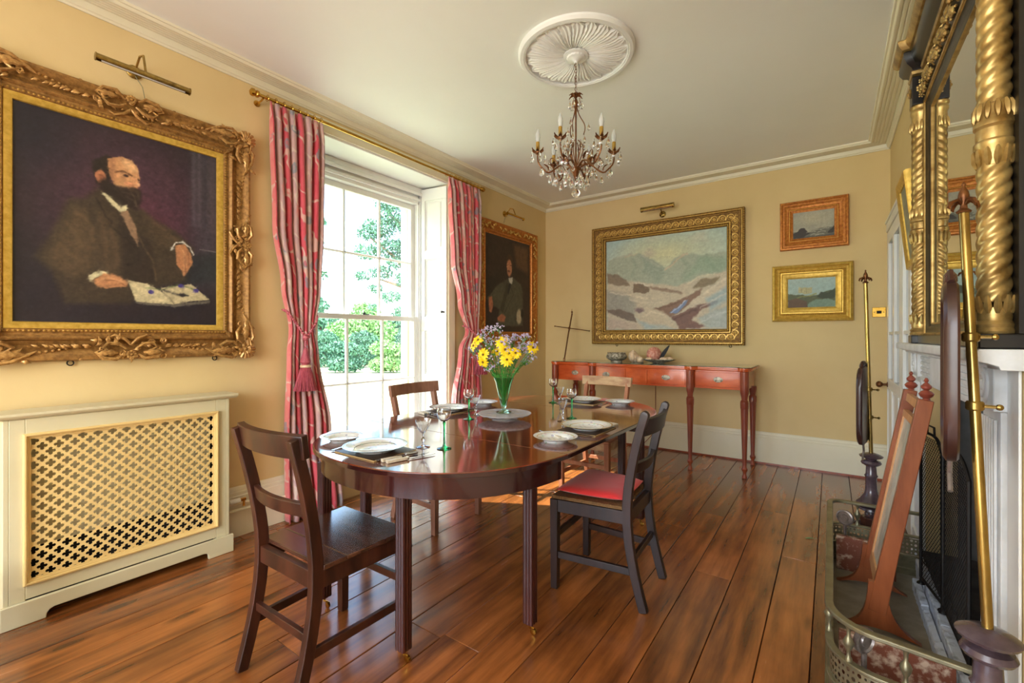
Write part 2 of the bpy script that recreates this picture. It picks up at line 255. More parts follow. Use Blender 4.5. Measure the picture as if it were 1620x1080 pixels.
# ---------------------------------------------------------------- geometry helpers
class G:
    def __init__(s): s.v = []; s.f = []
    def add(s, o, m=None):
        n = len(s.v); s.v += [tuple(m @ Vector(p)) for p in o.v] if m else o.v; s.f += [tuple(i+n for i in f) for f in o.f]; return s
    def box(s, x0, x1, y0, y1, z0, z1, m=None):
        n = len(s.v); P = [(x, y, z) for z in (z0, z1) for y in (y0, y1) for x in (x0, x1)]
        s.v += [tuple(m @ Vector(p)) for p in P] if m else P
        s.f += [tuple(i+n for i in f) for f in ((0, 2, 3, 1), (4, 5, 7, 6), (0, 1, 5, 4), (2, 6, 7, 3), (0, 4, 6, 2), (1, 3, 7, 5))]; return s
    def loft(s, rings, closed=True, caps=True, loop=False):
        n = len(s.v); k = len(rings[0])
        for r in rings: s.v += [tuple(p) for p in r]
        R = len(rings)
        for i in range(R if loop else R-1):
            for j in range(k if closed else k-1):
                a = n+i*k+j; b = n+i*k+(j+1) % k; i2 = (i+1) % R; c = n+i2*k+(j+1) % k; d = n+i2*k+j
                s.f.append((a, b, c, d))
        if caps and not loop:
            s.f.append(tuple(n+j for j in reversed(range(k)))); s.f.append(tuple(n+(R-1)*k+j for j in range(k)))
        return s
    def lathe(s, prof, seg=16, m=None, caps=True, flute=0, sx=1, sy=1):
        rings = []
        for r, z in prof:
            rr = []
            for j in range(seg):
                a = 2*pi*j/seg; q = r*(1-flute*(j % 2)) if flute else r
                p = Vector((q*cos(a)*sx, q*sin(a)*sy, z)); rr.append(m @ p if m else p)
            rings.append(rr)
        return s.loft(rings, caps=caps)
    def tube(s, path, r, seg=6, loop=False, caps=True):
        P = [Vector(p) for p in path]; n = len(P); rings = []; up = None
        rr = r if isinstance(r, (list, tuple)) else [r]*n
        for i in range(n):
            if loop: t = P[(i+1) % n]-P[i-1]
            else: t = P[min(i+1, n-1)]-P[max(i-1, 0)]
            if t.length < 1e-9: t = Vector((0, 0, 1))
            t.normalize()
            if up is None: up = t.orthogonal().normalized()
            else:
                up = up-t*up.dot(t)
                up = up.normalized() if up.length > 1e-6 else t.orthogonal().normalized()
            w = t.cross(up)
            rings.append([P[i]+(up*cos(2*pi*j/seg)+w*sin(2*pi*j/seg))*rr[i] for j in range(seg)])
        return s.loft(rings, caps=caps, loop=loop)
    def sph(s, c, r, seg=8, rings=6, sc=(1, 1, 1), m=None):
        c = Vector(c); R = []
        for i in range(rings+1):
            a = pi*i/rings; q = max(sin(a), .02)
            R.append([(m @ Vector((r*q*cos(2*pi*j/seg)*sc[0], r*q*sin(2*pi*j/seg)*sc[1], -r*cos(a)*sc[2])) if m else Vector((r*q*cos(2*pi*j/seg)*sc[0], r*q*sin(2*pi*j/seg)*sc[1], -r*cos(a)*sc[2])))+c for j in range(seg)])
        return s.loft(R)
    def ext(s, pts, vec):
        n = len(s.v); k = len(pts); v = Vector(vec)
        s.v += [tuple(p) for p in pts]+[tuple(Vector(p)+v) for p in pts]
        s.f.append(tuple(n+i for i in reversed(range(k)))); s.f.append(tuple(n+k+i for i in range(k)))
        for i in range(k): j = (i+1) % k; s.f.append((n+i, n+j, n+k+j, n+k+i))
        return s
    def beam(s, p0, p1, w0, d0, w1=None, d1=None, side=(1, 0, 0)):   # tapering rectangular bar, w along side, d across
        p0, p1 = Vector(p0), Vector(p1); t = (p1-p0).normalized(); sd = Vector(side); sd = (sd-t*sd.dot(t)).normalized(); o = t.cross(sd)
        w1 = w0 if w1 is None else w1; d1 = d0 if d1 is None else d1
        R = [[p+sd*a*w/2+o*b*d/2 for a, b in ((-1, -1), (1, -1), (1, 1), (-1, 1))] for p, w, d in ((p0, w0, d0), (p1, w1, d1))]
        return s.loft(R)
    def path_bar(s, pts, w, d, side=(1, 0, 0)):       # rectangular section along a path
        P = [Vector(p) for p in pts]; R = []
        for i, p in enumerate(P):
            t = (P[min(i+1, len(P)-1)]-P[max(i-1, 0)]).normalized(); sd = Vector(side); sd = (sd-t*sd.dot(t)).normalized(); o = t.cross(sd)
            ww = w[i] if isinstance(w, (list, tuple)) else w; dd = d[i] if isinstance(d, (list, tuple)) else d
            R.append([p+sd*a*ww/2+o*b*dd/2 for a, b in ((-1, -1), (1, -1), (1, 1), (-1, 1))])
        return s.loft(R)
    def rframe(s, w, h, prof):      # mitred picture-frame moulding; prof = [(inset, height)], centred in local XY, z towards viewer
        R = []
        for (sx, sy) in ((-1, -1), (1, -1), (1, 1), (-1, 1)):
            R.append([(sx*(w/2-i), sy*(h/2-i), z) for i, z in prof])
        return s.loft(R, closed=True, loop=True)

ALLOBJ = []
def mesh(name, g, sharp=35, smooth=True):
    me = bpy.data.meshes.new(name); me.from_pydata([tuple(v) for v in g.v], [], g.f)
    bm = bmesh.new(); bm.from_mesh(me); bmesh.ops.recalc_face_normals(bm, faces=bm.faces); bm.to_mesh(me); bm.free()
    if smooth:
        me.polygons.foreach_set('use_smooth', [True]*len(me.polygons)); me.set_sharp_from_angle(angle=radians(sharp))
    return me
def obj(name, g, m, parent=None, bevel=0, sharp=35, loc=None, rot=None, label=None, kind=None, smooth=True):
    me = g if isinstance(g, bpy.types.Mesh) else mesh(name, g, sharp, smooth)
    if m is not None and not len(me.materials): me.materials.append(M[m] if isinstance(m, str) else m)
    o = bpy.data.objects.new(name, me); COL.objects.link(o)
    if parent is not None: o.parent = parent
    if loc is not None: o.location = loc
    if rot is not None: o.rotation_euler = rot
    if bevel:
        b = o.modifiers.new('bevel', 'BEVEL'); b.width = bevel; b.segments = 2; b.limit_method = 'ANGLE'; b.angle_limit = radians(40)
    if label: o['label'] = label
    if kind: o['kind'] = kind
    return o
def tag(o, label, cat, group=None):
    o['label'] = label; o['category'] = cat
    if group: o['group'] = group
    return o
def thing(name, label, cat, loc=(0, 0, 0), rz=0, group=None, mtx=None):
    o = bpy.data.objects.new(name, None); COL.objects.link(o); o.empty_display_size = .05
    if mtx is not None: o.matrix_world = mtx
    else: o.location = loc; o.rotation_euler = (0, 0, rz)
    return tag(o, label, cat, group)
def struct(name, g, m, parent=None, bevel=0, **k):
    return obj(name, g, m, parent, bevel=bevel, kind='structure' if parent is None else None, **k)
KIDS = {}
def dup(root, loc=None, rz=None, label=None, group=None):
    def cp(o, par):
        c = o.copy(); COL.objects.link(c)
        if par is not None: c.parent = par
        for ch in [x for x in COL.objects if x.parent == o and x != c]: cp(ch, c)
        return c
    c = cp(root, None)
    if loc is not None: c.location = loc
    if rz is not None: c.rotation_euler = (0, 0, rz)
    if label: c['label'] = label
    if group: c['group'] = group
    return c
def basis(origin, u, n):
    u = Vector(u).normalized(); n = Vector(n).normalized(); v = n.cross(u)
    m = Matrix((u, v, n)).transposed().to_4x4(); m.translation = Vector(origin); return m
def bez(p0, p1, p2, p3, n):
    o = []
    for i in range(n+1):
        t = i/n; a = (1-t)**3; b = 3*t*(1-t)**2; c = 3*t*t*(1-t); d = t**3
        o.append(tuple(a*x+b*y+c*z+d*w for x, y, z, w in zip(p0, p1, p2, p3)))
    return o
def vn(x, y, s=0): return mnoise.noise(Vector((x, y, s)))

# ================================================================ THE ROOM
XL, XR, YB, YN, ZC = -2.99, .41, 4.963, -2.5, 2.875     # left, right, back, near walls, ceiling
XO = -3.56                                              # outside face of the window wall
WY0, WY1, WZ0, WZ1 = 1.80, 3.16, .16, 2.70              # opening of the window

fl = G().box(XO, XR+.6, YN-.2, YB+.1, -.08, -.022)
floor = struct('floor', fl, 'subfloor')
# floorboards, run along Y; seams read off the back wall
seams = [XL-.5]
x = -.409
xs = []
while x > XL-.55: xs.append(x); x -= .181+RND.uniform(-.012, .012)
xs = sorted(xs)+[-.228, -.064, .126, .30, .47, .66, .84, 1.0]
for i in range(len(xs)-1):
    x0, x1 = xs[i]+.0016, xs[i+1]-.0016
    if x1 < XO+.1: continue
    ya = YN; cuts = []
    y = YN+RND.uniform(.8, 2.6)
    while y < YB-.5: cuts.append(y); y += RND.uniform(1.9, 3.4)
    cuts = cuts[:3]+[YB+.02]
    for yb in cuts:
        L_, W_ = yb-ya-.002, x1-x0
        h = RND.uniform(-.0015, .0005)
        obj('plank', G().box(-W_/2, W_/2, -L_/2, L_/2, -.02, h), 'plank', floor, bevel=.002, loc=((x0+x1)/2, (ya+yb)/2, 0))
        ya = yb
# hearth opening in right wall
FY0, FY1, FZ = 2.04, 3.20, .985
rw = G()
rw.box(XR, XR+.12, YN, FY0, 0, ZC).box(XR, XR+.12, FY1, YB+.1, 0, ZC).box(XR, XR+.12, FY0, FY1, FZ, ZC)
struct('wall_right', rw, 'wall')
fb = G().box(XR+.121, XR+.14, FY0-.05, FY0, 0, FZ)
fr = G().box(XR+.45, XR+.47, FY0-.1, FY1+.1, -.02, FZ+.05).box(XR+.121, XR+.45, FY0-.1, FY0-.08, -.02, FZ+.05).box(XR+.121, XR+.45, FY1+.08, FY1+.1, -.02, FZ+.05).box(XR+.121, XR+.45, FY0-.08, FY1+.08, FZ+.03, FZ+.05)
struct('wall_fireplace', fr, 'fireback')
bwg = G().box(XO, XR+.1, YB, YB+.12, 0, ZC)
struct('wall_back', bwg, 'wall')
lw = G()
lw.box(XO, XL, YN, WY0, -.05, ZC).box(XO, XL, WY1, YB+.1, -.05, ZC).box(XO, XL, WY0, WY1, WZ1, ZC).box(XO, XL, WY0, WY1, -.05, WZ0)
struct('wall_left', lw, 'wall')
nw = G().box(XO, -2.8, YN-.12, YN, 0, ZC).box(0, XR+.1, YN-.12, YN, 0, ZC).box(-2.8, 0, YN-.12, YN, 0, .5).box(-2.8, 0, YN-.12, YN, 2.55, ZC)
struct('wall_near', nw, 'wall')
struct('window_rear_added', G().box(-2.8, -2.74, YN-.1, YN-.04, .5, 2.55).box(-.06, 0, YN-.1, YN-.04, .5, 2.55).box(-2.8, 0, YN-.1, YN-.04, .5, .56).box(-2.8, 0, YN-.1, YN-.04, 2.49, 2.55).box(-1.43, -1.37, YN-.1, YN-.04, .5, 2.55).box(-2.8, 0, YN-.1, YN-.04, 1.5, 1.55), 'white')  # invented window behind the camera, put in to go with the rear fill
struct('ceiling', G().box(XO, XR+.6, YN-.1, YB+.12, ZC, ZC+.1), 'ceiling')
struct('window_rear_added_pane', G().box(-2.74, -.06, YN-.074, YN-.070, .56, 2.49), 'pane', smooth=False)  # pane of the invented rear window
# exterior wall face
struct('wall_outside', G().box(XO-.03, XO-.001, YN, WY0+.02, -.8, 3.4).box(XO-.03, XO-.001, WY1-.06, YB+.3, -.8, 3.4).box(XO-.03, XO-.001, WY0+.02, WY1-.06, WZ1+.06, 3.4).box(XO-.03, XO-.001, WY0+.02, WY1-.06, -.8, WZ0-.02), 'exterior')

# cornice: reeded run on wall and ceiling, mitred at the corners
def cornice_profile():
    p = [(.002, 2.812), (.010, 2.812), (.014, 2.820), (.022, 2.824), (.026, 2.835), (.030, 2.850)]
    xx = .032
    for k in range(5):
        for t in range(5):
            a = pi*t/4; p.append((xx+.010-.010*cos(a), 2.856-.006*sin(a)-.0005*k))
        xx += .022
    p += [(xx+.003, 2.862), (xx+.012, 2.862), (xx+.014, ZC), (.002, ZC)]
    return p
cp = cornice_profile()
corners = [(XL, YN, 1, 1), (XR, YN, -1, 1), (XR, YB, -1, -1), (XL, YB, 1, -1)]
for nm, (a, b) in dict(left=(3, 0), back=(2, 3), right=(1, 2)).items():
    R = []
    for q in (a, b):
        cx_, cy_, sx, sy = corners[q]
        R.append([(cx_+sx*i, cy_+sy*i, z) for i, z in cp])
    struct('trim_cornice_'+nm, G().loft(R), 'cream')
# skirting boards
def skirt(nm, p0, p1, n, h=.30, t=.028, y0=0, pc0=0, pc1=0):
    p0, p1, n = Vector((*p0, 0)), Vector((*p1, 0)), Vector((*n, 0))
    prof = [(0, 0), (t, 0), (t, h-.055), (t-.006, h-.05), (t-.006, h-.032), (t-.012, h-.026), (t-.012, h-.010), (t-.018, h), (0, h)]
    R = [[p+n*(i+.001)+Vector((0, 0, z)) for i, z in prof] for p in (p0, p1)]
    return struct('baseboard_'+nm, G().loft(R), 'cream')
skirt('back', (XL, YB), (XR, YB), (0, -1), .305)
skirt('left', (XL, 1.205), (XL, WY0-.02), (1, 0), .30)
skirt('left_far', (XL, WY1+.02), (XL, YB), (1, 0), .30)
skirt('right', (XR, YN), (XR, 1.7), (-1, 0), .30)
struct('trim_skirting_foot_strip', G().box(XL+.03, XR-.001, YB-.036, YB-.028, 0, .016), 'sleg')  # thin brown strip along the foot of the back skirting
struct('trim_architrave', G().box(XL, XL+.014, WY1-.003, WY1+.08, .0, 2.79).box(XL, XL+.014, WY0-.08, WY0+.003, .0, 2.79).box(XL, XL+.014, WY0+.003, WY1-.003, WZ1-.004, 2.79), 'cream')

# ---------------------------------------------------------------- sash window (window_1)
w1 = bpy.data.objects.new('window_1', None); COL.objects.link(w1); w1['kind'] = 'structure'
SY0, SY1 = 1.88, 3.075; SX = -3.34
g = G().box(SX-.10, SX+.03, WY0, SY0, WZ0, 2.62).box(SX-.10, SX+.03, SY1, WY1-.02, WZ0, 2.62).box(SX-.10, SX+.03, WY0, WY1-.02, 2.52, 2.64)
g.box(SX-.14, SX+.05, WY0, WY1-.02, WZ0-.02, WZ0+.045)
obj('window_frame', g, 'white', w1, bevel=.003)
obj('parting_bead', G().box(SX+.03, SX+.045, SY0-.03, SY0-.012, WZ0, 2.62).box(SX+.03, SX+.045, SY1+.012, SY1+.03, WZ0, 2.62).box(SX+.03, SX+.05, SY0-.03, SY1+.03, 2.55, 2.575), 'white', w1, bevel=.002)
def sash(x, z0, z1, top, bot):
    f = obj('sash', G().box(x-.02, x+.02, SY0, SY0+.045, z0, z1).box(x-.02, x+.02, SY1-.045, SY1, z0, z1).box(x-.02, x+.02, SY0+.045, SY1-.045, z1-top, z1).box(x-.02, x+.02, SY0+.045, SY1-.045, z0, z0+bot), 'white', w1, bevel=.003)
    ys = [SY0+.045+(SY1-SY0-.09)*k/3 for k in (1, 2)]; zm = (z0+bot+z1-top)/2
    for y in ys: obj('glazing_bar', G().ext([(x-.016, y-.006, z0+bot), (x+.008, y-.012, z0+bot), (x+.018, y-.004, z0+bot), (x+.018, y+.004, z0+bot), (x+.008, y+.012, z0+bot), (x-.016, y+.006, z0+bot)], (0, 0, z1-top-z0-bot)), 'white', f)
    obj('glazing_bar', G().ext([(x-.016, SY0+.045, zm-.006), (x+.008, SY0+.045, zm-.012), (x+.018, SY0+.045, zm-.004), (x+.018, SY0+.045, zm+.004), (x+.008, SY0+.045, zm+.012), (x-.016, SY0+.045, zm+.006)], (0, SY1-SY0-.09, 0)), 'white', f)
    yy = [SY0+.045]+ys+[SY1-.045]
    for i in range(3):
        for za, zb in ((z0+bot, zm), (zm, z1-top)):
            obj('pane', G().box(x-.004, x-.001, yy[i], yy[i+1], za, zb), 'pane', f, smooth=False)
sash(SX-.045, 1.375, 2.52, .05, .042)
sash(SX, .205, 1.415, .042, .075)
obj('sash_catch', G().box(SX+.02, SX+.03, 2.44, 2.50, 1.415, 1.422).lathe([(.012, 1.42), (.012, 1.43), (.004, 1.435), (.004, 1.445)], 8, Matrix.Translation((SX+.0, 2.47, 0))).box(SX-.02, SX+.02, 2.455, 2.475, 1.428, 1.434), 'iron', w1)
# reveals: panelled soffit, window board and folding shutters
struct('trim_soffit', G().box(SX+.03, XL-.001, WY0, WY1, WZ1-.02, WZ1-.001).box(SX+.03, SX+.05, WY0, WY1, 2.62, WZ1-.02).box(SX+.05, SX+.065, WY0, WY1-.02, 2.60, 2.63), 'white', bevel=.003)
struct('trim_window_board', G().box(SX+.03, XL+.03, WY0, WY1, WZ0-.02, WZ0+.004), 'white', bevel=.003)
def shutter(name, y, s, label):
    # shutter leaf folded back into the splayed reveal, s=+1 the face looks towards -Y
    r = thing(name, label, 'shutter', (0, 0, 0))
    pa = Vector((SX+.05, y-.045*s*1, 0)); pb = Vector((XL-.004, y, 0)); u = (pb-pa).normalized(); n = Vector((u.y, -u.x, 0))*s; w = (pb-pa).length
    mt = Matrix((u, Vector((0, 0, 1)), n)).transposed().to_4x4(); mt.translation = pa
    zz = [(.19, .26), (.80, .86), (1.28, 1.42), (1.98, 2.06), (2.55, 2.665)]
    g = G()
    for a, b in zz: g.box(0, w, a, b, -.02, .010, mt)
    for i in range(len(zz)-1):
        g.box(0, .045, zz[i][1], zz[i+1][0], -.02, .010, mt); g.box(w-.045, w, zz[i][1], zz[i+1][0], -.02, .010, mt)
    obj('shutter_frame', g, 'white', r, bevel=.003)
    for i in range(len(zz)-1):
        p = G(); a, b = zz[i][1], zz[i+1][0]
        p.box(.045, w-.045, a, b, -.02, -.006, mt)
        m2 = mt @ Matrix.Translation((w/2, (a+b)/2, -.006))
        q = G().rframe(w-.09, b-a, [(0, 0), (0, .006), (.006, .008), (.012, .002), (.016, 0)]); p.add(q, m2)
        p.box(.075, w-.075, a+.03, b-.03, -.006, .002, mt)
        obj('shutter_panel', p, 'white', r, bevel=.002)
    if s > 0: obj('shutter_knob', G().lathe([(.010, 0), (.005, .006), (.005, .018), (.012, .026), (.012, .034), (.002, .040)], 10, mt @ Matrix.Translation((w-.03, 1.46, .010))), 'iron', r)
shutter('window_shutter', WY1-.012, 1, 'white panelled folding shutter in far window reveal with small black knob')
shutter('window_shutter', WY0+.012, -1, 'white panelled folding shutter in near window reveal behind left curtain')

# ---------------------------------------------------------------- outside
struct('ground', G().box(-70, -3.6, -40, 60, -1.15, -.52), 'lawn')
def leafmass(name, pts, n, s, m, parent, seed, flat=.6):
    """many small leaf quads on lumpy shells; pts = [(centre, radius)]"""
    r = random.Random(seed); g = G(); tot = sum(p[1]**2 for p in pts)
    for c, R in pts:
        k = int(n*R*R/tot); c = Vector(c)
        for _ in range(k):
            d = Vector((r.gauss(0, 1), r.gauss(0, 1), r.gauss(0, 1))).normalized()
            p = c+Vector((d.x, d.y, d.z*flat))*R*r.uniform(.55, 1.05)
            a = Vector((r.gauss(0, 1), r.gauss(0, 1), r.gauss(0, 1))).normalized(); b = a.orthogonal().normalized()
            q = s*r.uniform(.6, 1.4); nn = len(g.v)
            g.v += [p-a*q, p-b*q*.45, p+a*q, p+b*q*.45]; g.f.append((nn, nn+1, nn+2, nn+3))
    me = bpy.data.meshes.new(name); me.from_pydata([tuple(v) for v in g.v], [], g.f); me.materials.append(M[m])
    o = obj(name, me, None, parent); o['kind'] = 'stuff'; return o
def tree(name, label, tx, ty, base, trunk, blobs, n, s, m, seed, cat='tree', branches=()):
    p = (tx, ty, base); t = thing(name, label, cat, tuple(p))
    if trunk:
        h, r0 = trunk; g = G().tube([(0, 0, 0), (r0*.3, 0, h*.4), (-r0*.4, 0, h*.8), (0, 0, h)], [r0, r0*.7, r0*.5, r0*.3], 8)
        for b in branches: g.tube([(0, 0, b[0]), (b[1]*.5, b[2]*.5, (b[0]+b[3])/2+.2), (b[1], b[2], b[3])], [r0*.35, r0*.2, r0*.08], 5)
        obj('trunk', g, 'bark', t)
    leafmass('foliage', blobs, n, s, m, t, seed); return t
r = random.Random(3)
def blobs(cx, cy, cz, sx, sy, sz, k, r0, r1):
    return [((cx+r.uniform(-sx, sx), cy+r.uniform(-sy, sy), cz+r.uniform(-sz, sz)), r.uniform(r0, r1)) for _ in range(k)]
# side axes: u = across view
U = Vector((.816, .578, 0))
def bl(lst): return [(tuple(U*a+Vector((0, 0, z))), R) for a, z, R in lst]
tree('oak_tree', 'large leafy tree with spreading branches on the lawn, right side of window view', -9.63, 9.11, -.52, (6.5, .28),
     bl([(-1.2, 4.9, .5), (-.7, 5.3, .6), (-.2, 5.0, .6), (-1.0, 4.3, .45), (-.4, 4.3, .5), (-1.6, 4.2, .38), (0, 3.9, .4), (-1.2, 3.6, .34), (-.5, 3.4, .35), (-.9, 2.9, .30), (-.2, 2.9, .32), (-.4, 2.2, .30), (.1, 2.0, .35), (.3, 4.8, .8), (.5, 5.8, .9), (-.6, 6.1, .5), (.6, 3.4, .7), (-1.75, 3.5, .24), (.9, 2.4, .7), (-1.55, 4.75, .35), (-1.35, 3.15, .22), (-.75, 3.9, .35), (-.1, 3.4, .3), (-1.4, 2.6, .18), (-.65, 2.5, .2), (-1.0, 5.6, .4), (-.15, 4.5, .35)]),
     17000, .044, 'leafd', 5, branches=((3, -1.2, -.9, 4.6), (2.6, -1.0, -.7, 3.4), (1.8, -.6, -.45, 2.3), (4, -.9, -.6, 5.4)))
tree('bushy_tree', 'rounded light green tree at lawn edge in middle of window view', -26.38, 19.3, -.52, (2, .15),
     bl([(0, 2.6, 1.5), (-1.1, 2.0, 1.4), (1.1, 2.1, 1.4), (0, 1.4, 1.6), (-1.9, 1.4, 1.1), (2.0, 1.3, 1.2), (.3, 3.5, 1.0)]), 7000, .13, 'leaf', 6)
tree('fir_tree', 'dark conifer at far lawn edge, left of the window view', -35.13, 21.68, -.52, (3, .2),
     bl([(0, 4.4, .7), (-.5, 3.4, 1.1), (.6, 3.0, 1.0), (-.9, 2.3, 1.2), (.9, 1.8, 1.2), (0, 1.2, 1.5)]), 4000, .15, 'leafd', 8)
tree('fir_tree', 'dark conifer at far lawn edge behind the right lower panes', -29.38, 25.75, -.52, (3, .2),
     bl([(0, 3.0, 1.5), (1.0, 2.6, 1.5), (-1, 2.2, 1.4), (2, 2.2, 1.5)]), 4000, .15, 'leafd', 9)
for k, (tx, ty, front, lb) in enumerate([(-21.09, 12.01, 1, 'dense green bush at lawn edge, front row leftmost beside left curtain'), (-19.38, 13.23, 1, 'dense green bush at lawn edge, front row left of window middle'),
                                    (-17.69, 14.43, 1, 'pale green flowering bush at lawn edge near right lower panes'), (-16.05, 15.59, 1, 'dense green bush at lawn edge hidden behind the white shutter'),
                                    (-23.92, 14.92, 0, 'taller dense bush in second row behind left bushes'), (-22.07, 16.23, 0, 'taller dense bush in second row at window middle'), (-20.04, 17.66, 0, 'taller dense bush in second row by right jamb')]):
    w = .36 if front else .5
    tree('garden_bush', lb, tx, ty, -.52, None, bl([(-w, .4, .56), (0, .5, .7), (w, .4, .56), (-.25, 1.2, .6), (.3, 1.1, .6)] + ([(0, 1.7, .7), (.4, 1.6, .5)] if not front else [])), 3600, .08, 'leaf' if k == 2 else 'leafd', 20+k, cat='bush')
tree('garden_sapling', 'thin leafy branch tips outside upper left pane beside curtain', -8.55, 4.97, -.52, (4.2, .05), bl([(.05, 3.6, .25), (.1, 3.0, .28), (.05, 2.4, .3), (.0, 1.8, .3), (.15, 4.1, .25)]), 500, .07, 'leafd', 31)

# ================================================================ PAINTINGS AND FRAMES
class Canvas:
    """oil painting as a fine flat grid with a colour per vertex, brushed in by soft shapes; units: canvas width = 1"""
    def __init__(s, w, h, nx, base, base2=None, seed=1):
        s.w, s.h = w, h; s.nx = nx; s.ny = int(nx*h/w); s.asp = h/w
        s.U, s.V = np.meshgrid(np.linspace(0, 1, s.nx), np.linspace(0, s.asp, s.ny))
        s.rng = np.random.RandomState(seed); s.C = np.zeros((s.ny, s.nx, 3))
        n = s.noise(5); b = np.array(base, float); b2 = np.array(base2 or base, float)
        s.C[:] = b+(b2-b)*n[..., None]
    def noise(s, f, sx=1, sy=1):
        o = np.zeros_like(s.U); a = 1; t = 0
        for k in range(4):
            gx, gy = int(f*sx)+2, int(f*sy*s.asp)+2; g = s.rng.rand(gy+1, gx+1)
            x = np.clip(s.U, 0, 1)*(gx-1); y = np.clip(s.V/s.asp, 0, 1)*(gy-1); xi = x.astype(int); yi = y.astype(int); xf = x-xi; yf = y-yi
            xf = xf*xf*(3-2*xf); yf = yf*yf*(3-2*yf)
            o += a*((g[yi, xi]*(1-xf)+g[yi, xi+1]*xf)*(1-yf)+(g[yi+1, xi]*(1-xf)+g[yi+1, xi+1]*xf)*yf); t += a; a *= .55; f *= 2.1
        return o/t
    def mix(s, a, col):
        s.C += (np.array(col, float)-s.C)*np.clip(a, 0, 1)[..., None]
    def sd(s, pts):
        d = np.full(s.U.shape, 1e9); ins = np.zeros(s.U.shape, bool); n = len(pts)
        for i in range(n):
            x0, y0 = pts[i]; x1, y1 = pts[(i+1) % n]; ex, ey = x1-x0, y1-y0
            t = np.clip(((s.U-x0)*ex+(s.V-y0)*ey)/(ex*ex+ey*ey+1e-12), 0, 1)
            d = np.minimum(d, np.hypot(s.U-x0-ex*t, s.V-y0-ey*t))
            if y0 != y1:
                c = ((y0 > s.V) != (y1 > s.V)) & (s.U < ex*(s.V-y0)/ey+x0); ins ^= c
        return np.where(ins, -d, d)
    def p(s, pts, col, soft=.01, al=1): s.mix(np.clip(.5-s.sd(pts)/soft, 0, 1)*al, col)
    def s_(s, pts, w, col, soft=.01, al=1):
        d = np.full(s.U.shape, 1e9)
        for (x0, y0), (x1, y1) in zip(pts, pts[1:]):
            ex, ey = x1-x0, y1-y0; t = np.clip(((s.U-x0)*ex+(s.V-y0)*ey)/(ex*ex+ey*ey+1e-12), 0, 1)
            d = np.minimum(d, np.hypot(s.U-x0-ex*t, s.V-y0-ey*t))
        s.mix(np.clip(.5-(d-w/2)/soft, 0, 1)*al, col)
    def e(s, c, rx, ry, col, soft=.01, al=1):
        q = np.hypot((s.U-c[0])/rx, (s.V-c[1])/ry); s.mix(np.clip(.5-(q-1)*min(rx, ry)/soft, 0, 1)*al, col)
    def warp(s, a):
        s.U0, s.V0 = s.U, s.V
        for f, k in ((9, 1), (34, .55)):
            s.U = s.U+a*k*(s.noise(f)-.5); s.V = s.V+a*k*(s.noise(f)-.5)
    def draw(s, feats):
        for f in feats:
            if f[0] == 'p': s.p(f[1], *f[2:])
            elif f[0] == 's': s.s_(f[1], *f[2:])
            else: s.e(f[1][0], *f[2:])
    def mottle(s, a, f=30, sx=1, sy=1): s.C *= (1+a*(s.noise(f, sx, sy)-.5))[..., None]
    def dabs(s, n, L_=5, w=1.6, j=.12):
        R = int(L_*1.6)+1; yy, xx = np.mgrid[-R:R+1, -R:R+1]
        for _ in range(n):
            i, k = s.rng.randint(R, s.ny-R-1), s.rng.randint(R, s.nx-R-1); a = s.rng.uniform(0, pi); ca_, sa_ = cos(a), sin(a)
            al = np.exp(-((xx*ca_+yy*sa_)/L_*1.4)**2-((-xx*sa_+yy*ca_)/w*1.2)**2)*.75
            c = s.C[i, k]*(1+s.rng.uniform(-j, j)); v = s.C[i-R:i+R+1, k-R:k+R+1]; v += (c-v)*al[..., None]
    def build(s, parent, z=.01, name='canvas'):
        s.U, s.V = np.meshgrid(np.linspace(0, 1, s.nx), np.linspace(0, s.asp, s.ny)); X = (s.U-.5)*s.w; Y = (s.V/s.asp-.5)*s.h
        v = np.stack([X, Y, np.full_like(X, z)], -1).reshape(-1, 3); nx, ny = s.nx, s.ny
        i = np.arange((ny-1)*(nx-1)); a = (i//(nx-1))*nx+i % (nx-1); f = np.stack([a, a+1, a+nx+1, a+nx], -1)
        me = bpy.data.meshes.new(name); me.from_pydata(v.tolist(), [], f.tolist())
        c = np.clip(s.C, 0, 255)/255; c = np.where(c <= .04045, c/12.92, ((c+.055)/1.055)**2.4)
        at = me.color_attributes.new('Col', 'FLOAT_COLOR', 'POINT'); at.data.foreach_set('color', np.concatenate([c.reshape(-1, 3), np.ones((nx*ny, 1))], 1).ravel().astype(np.float32))
        me.materials.append(M['oil']); return obj(name, me, None, parent)
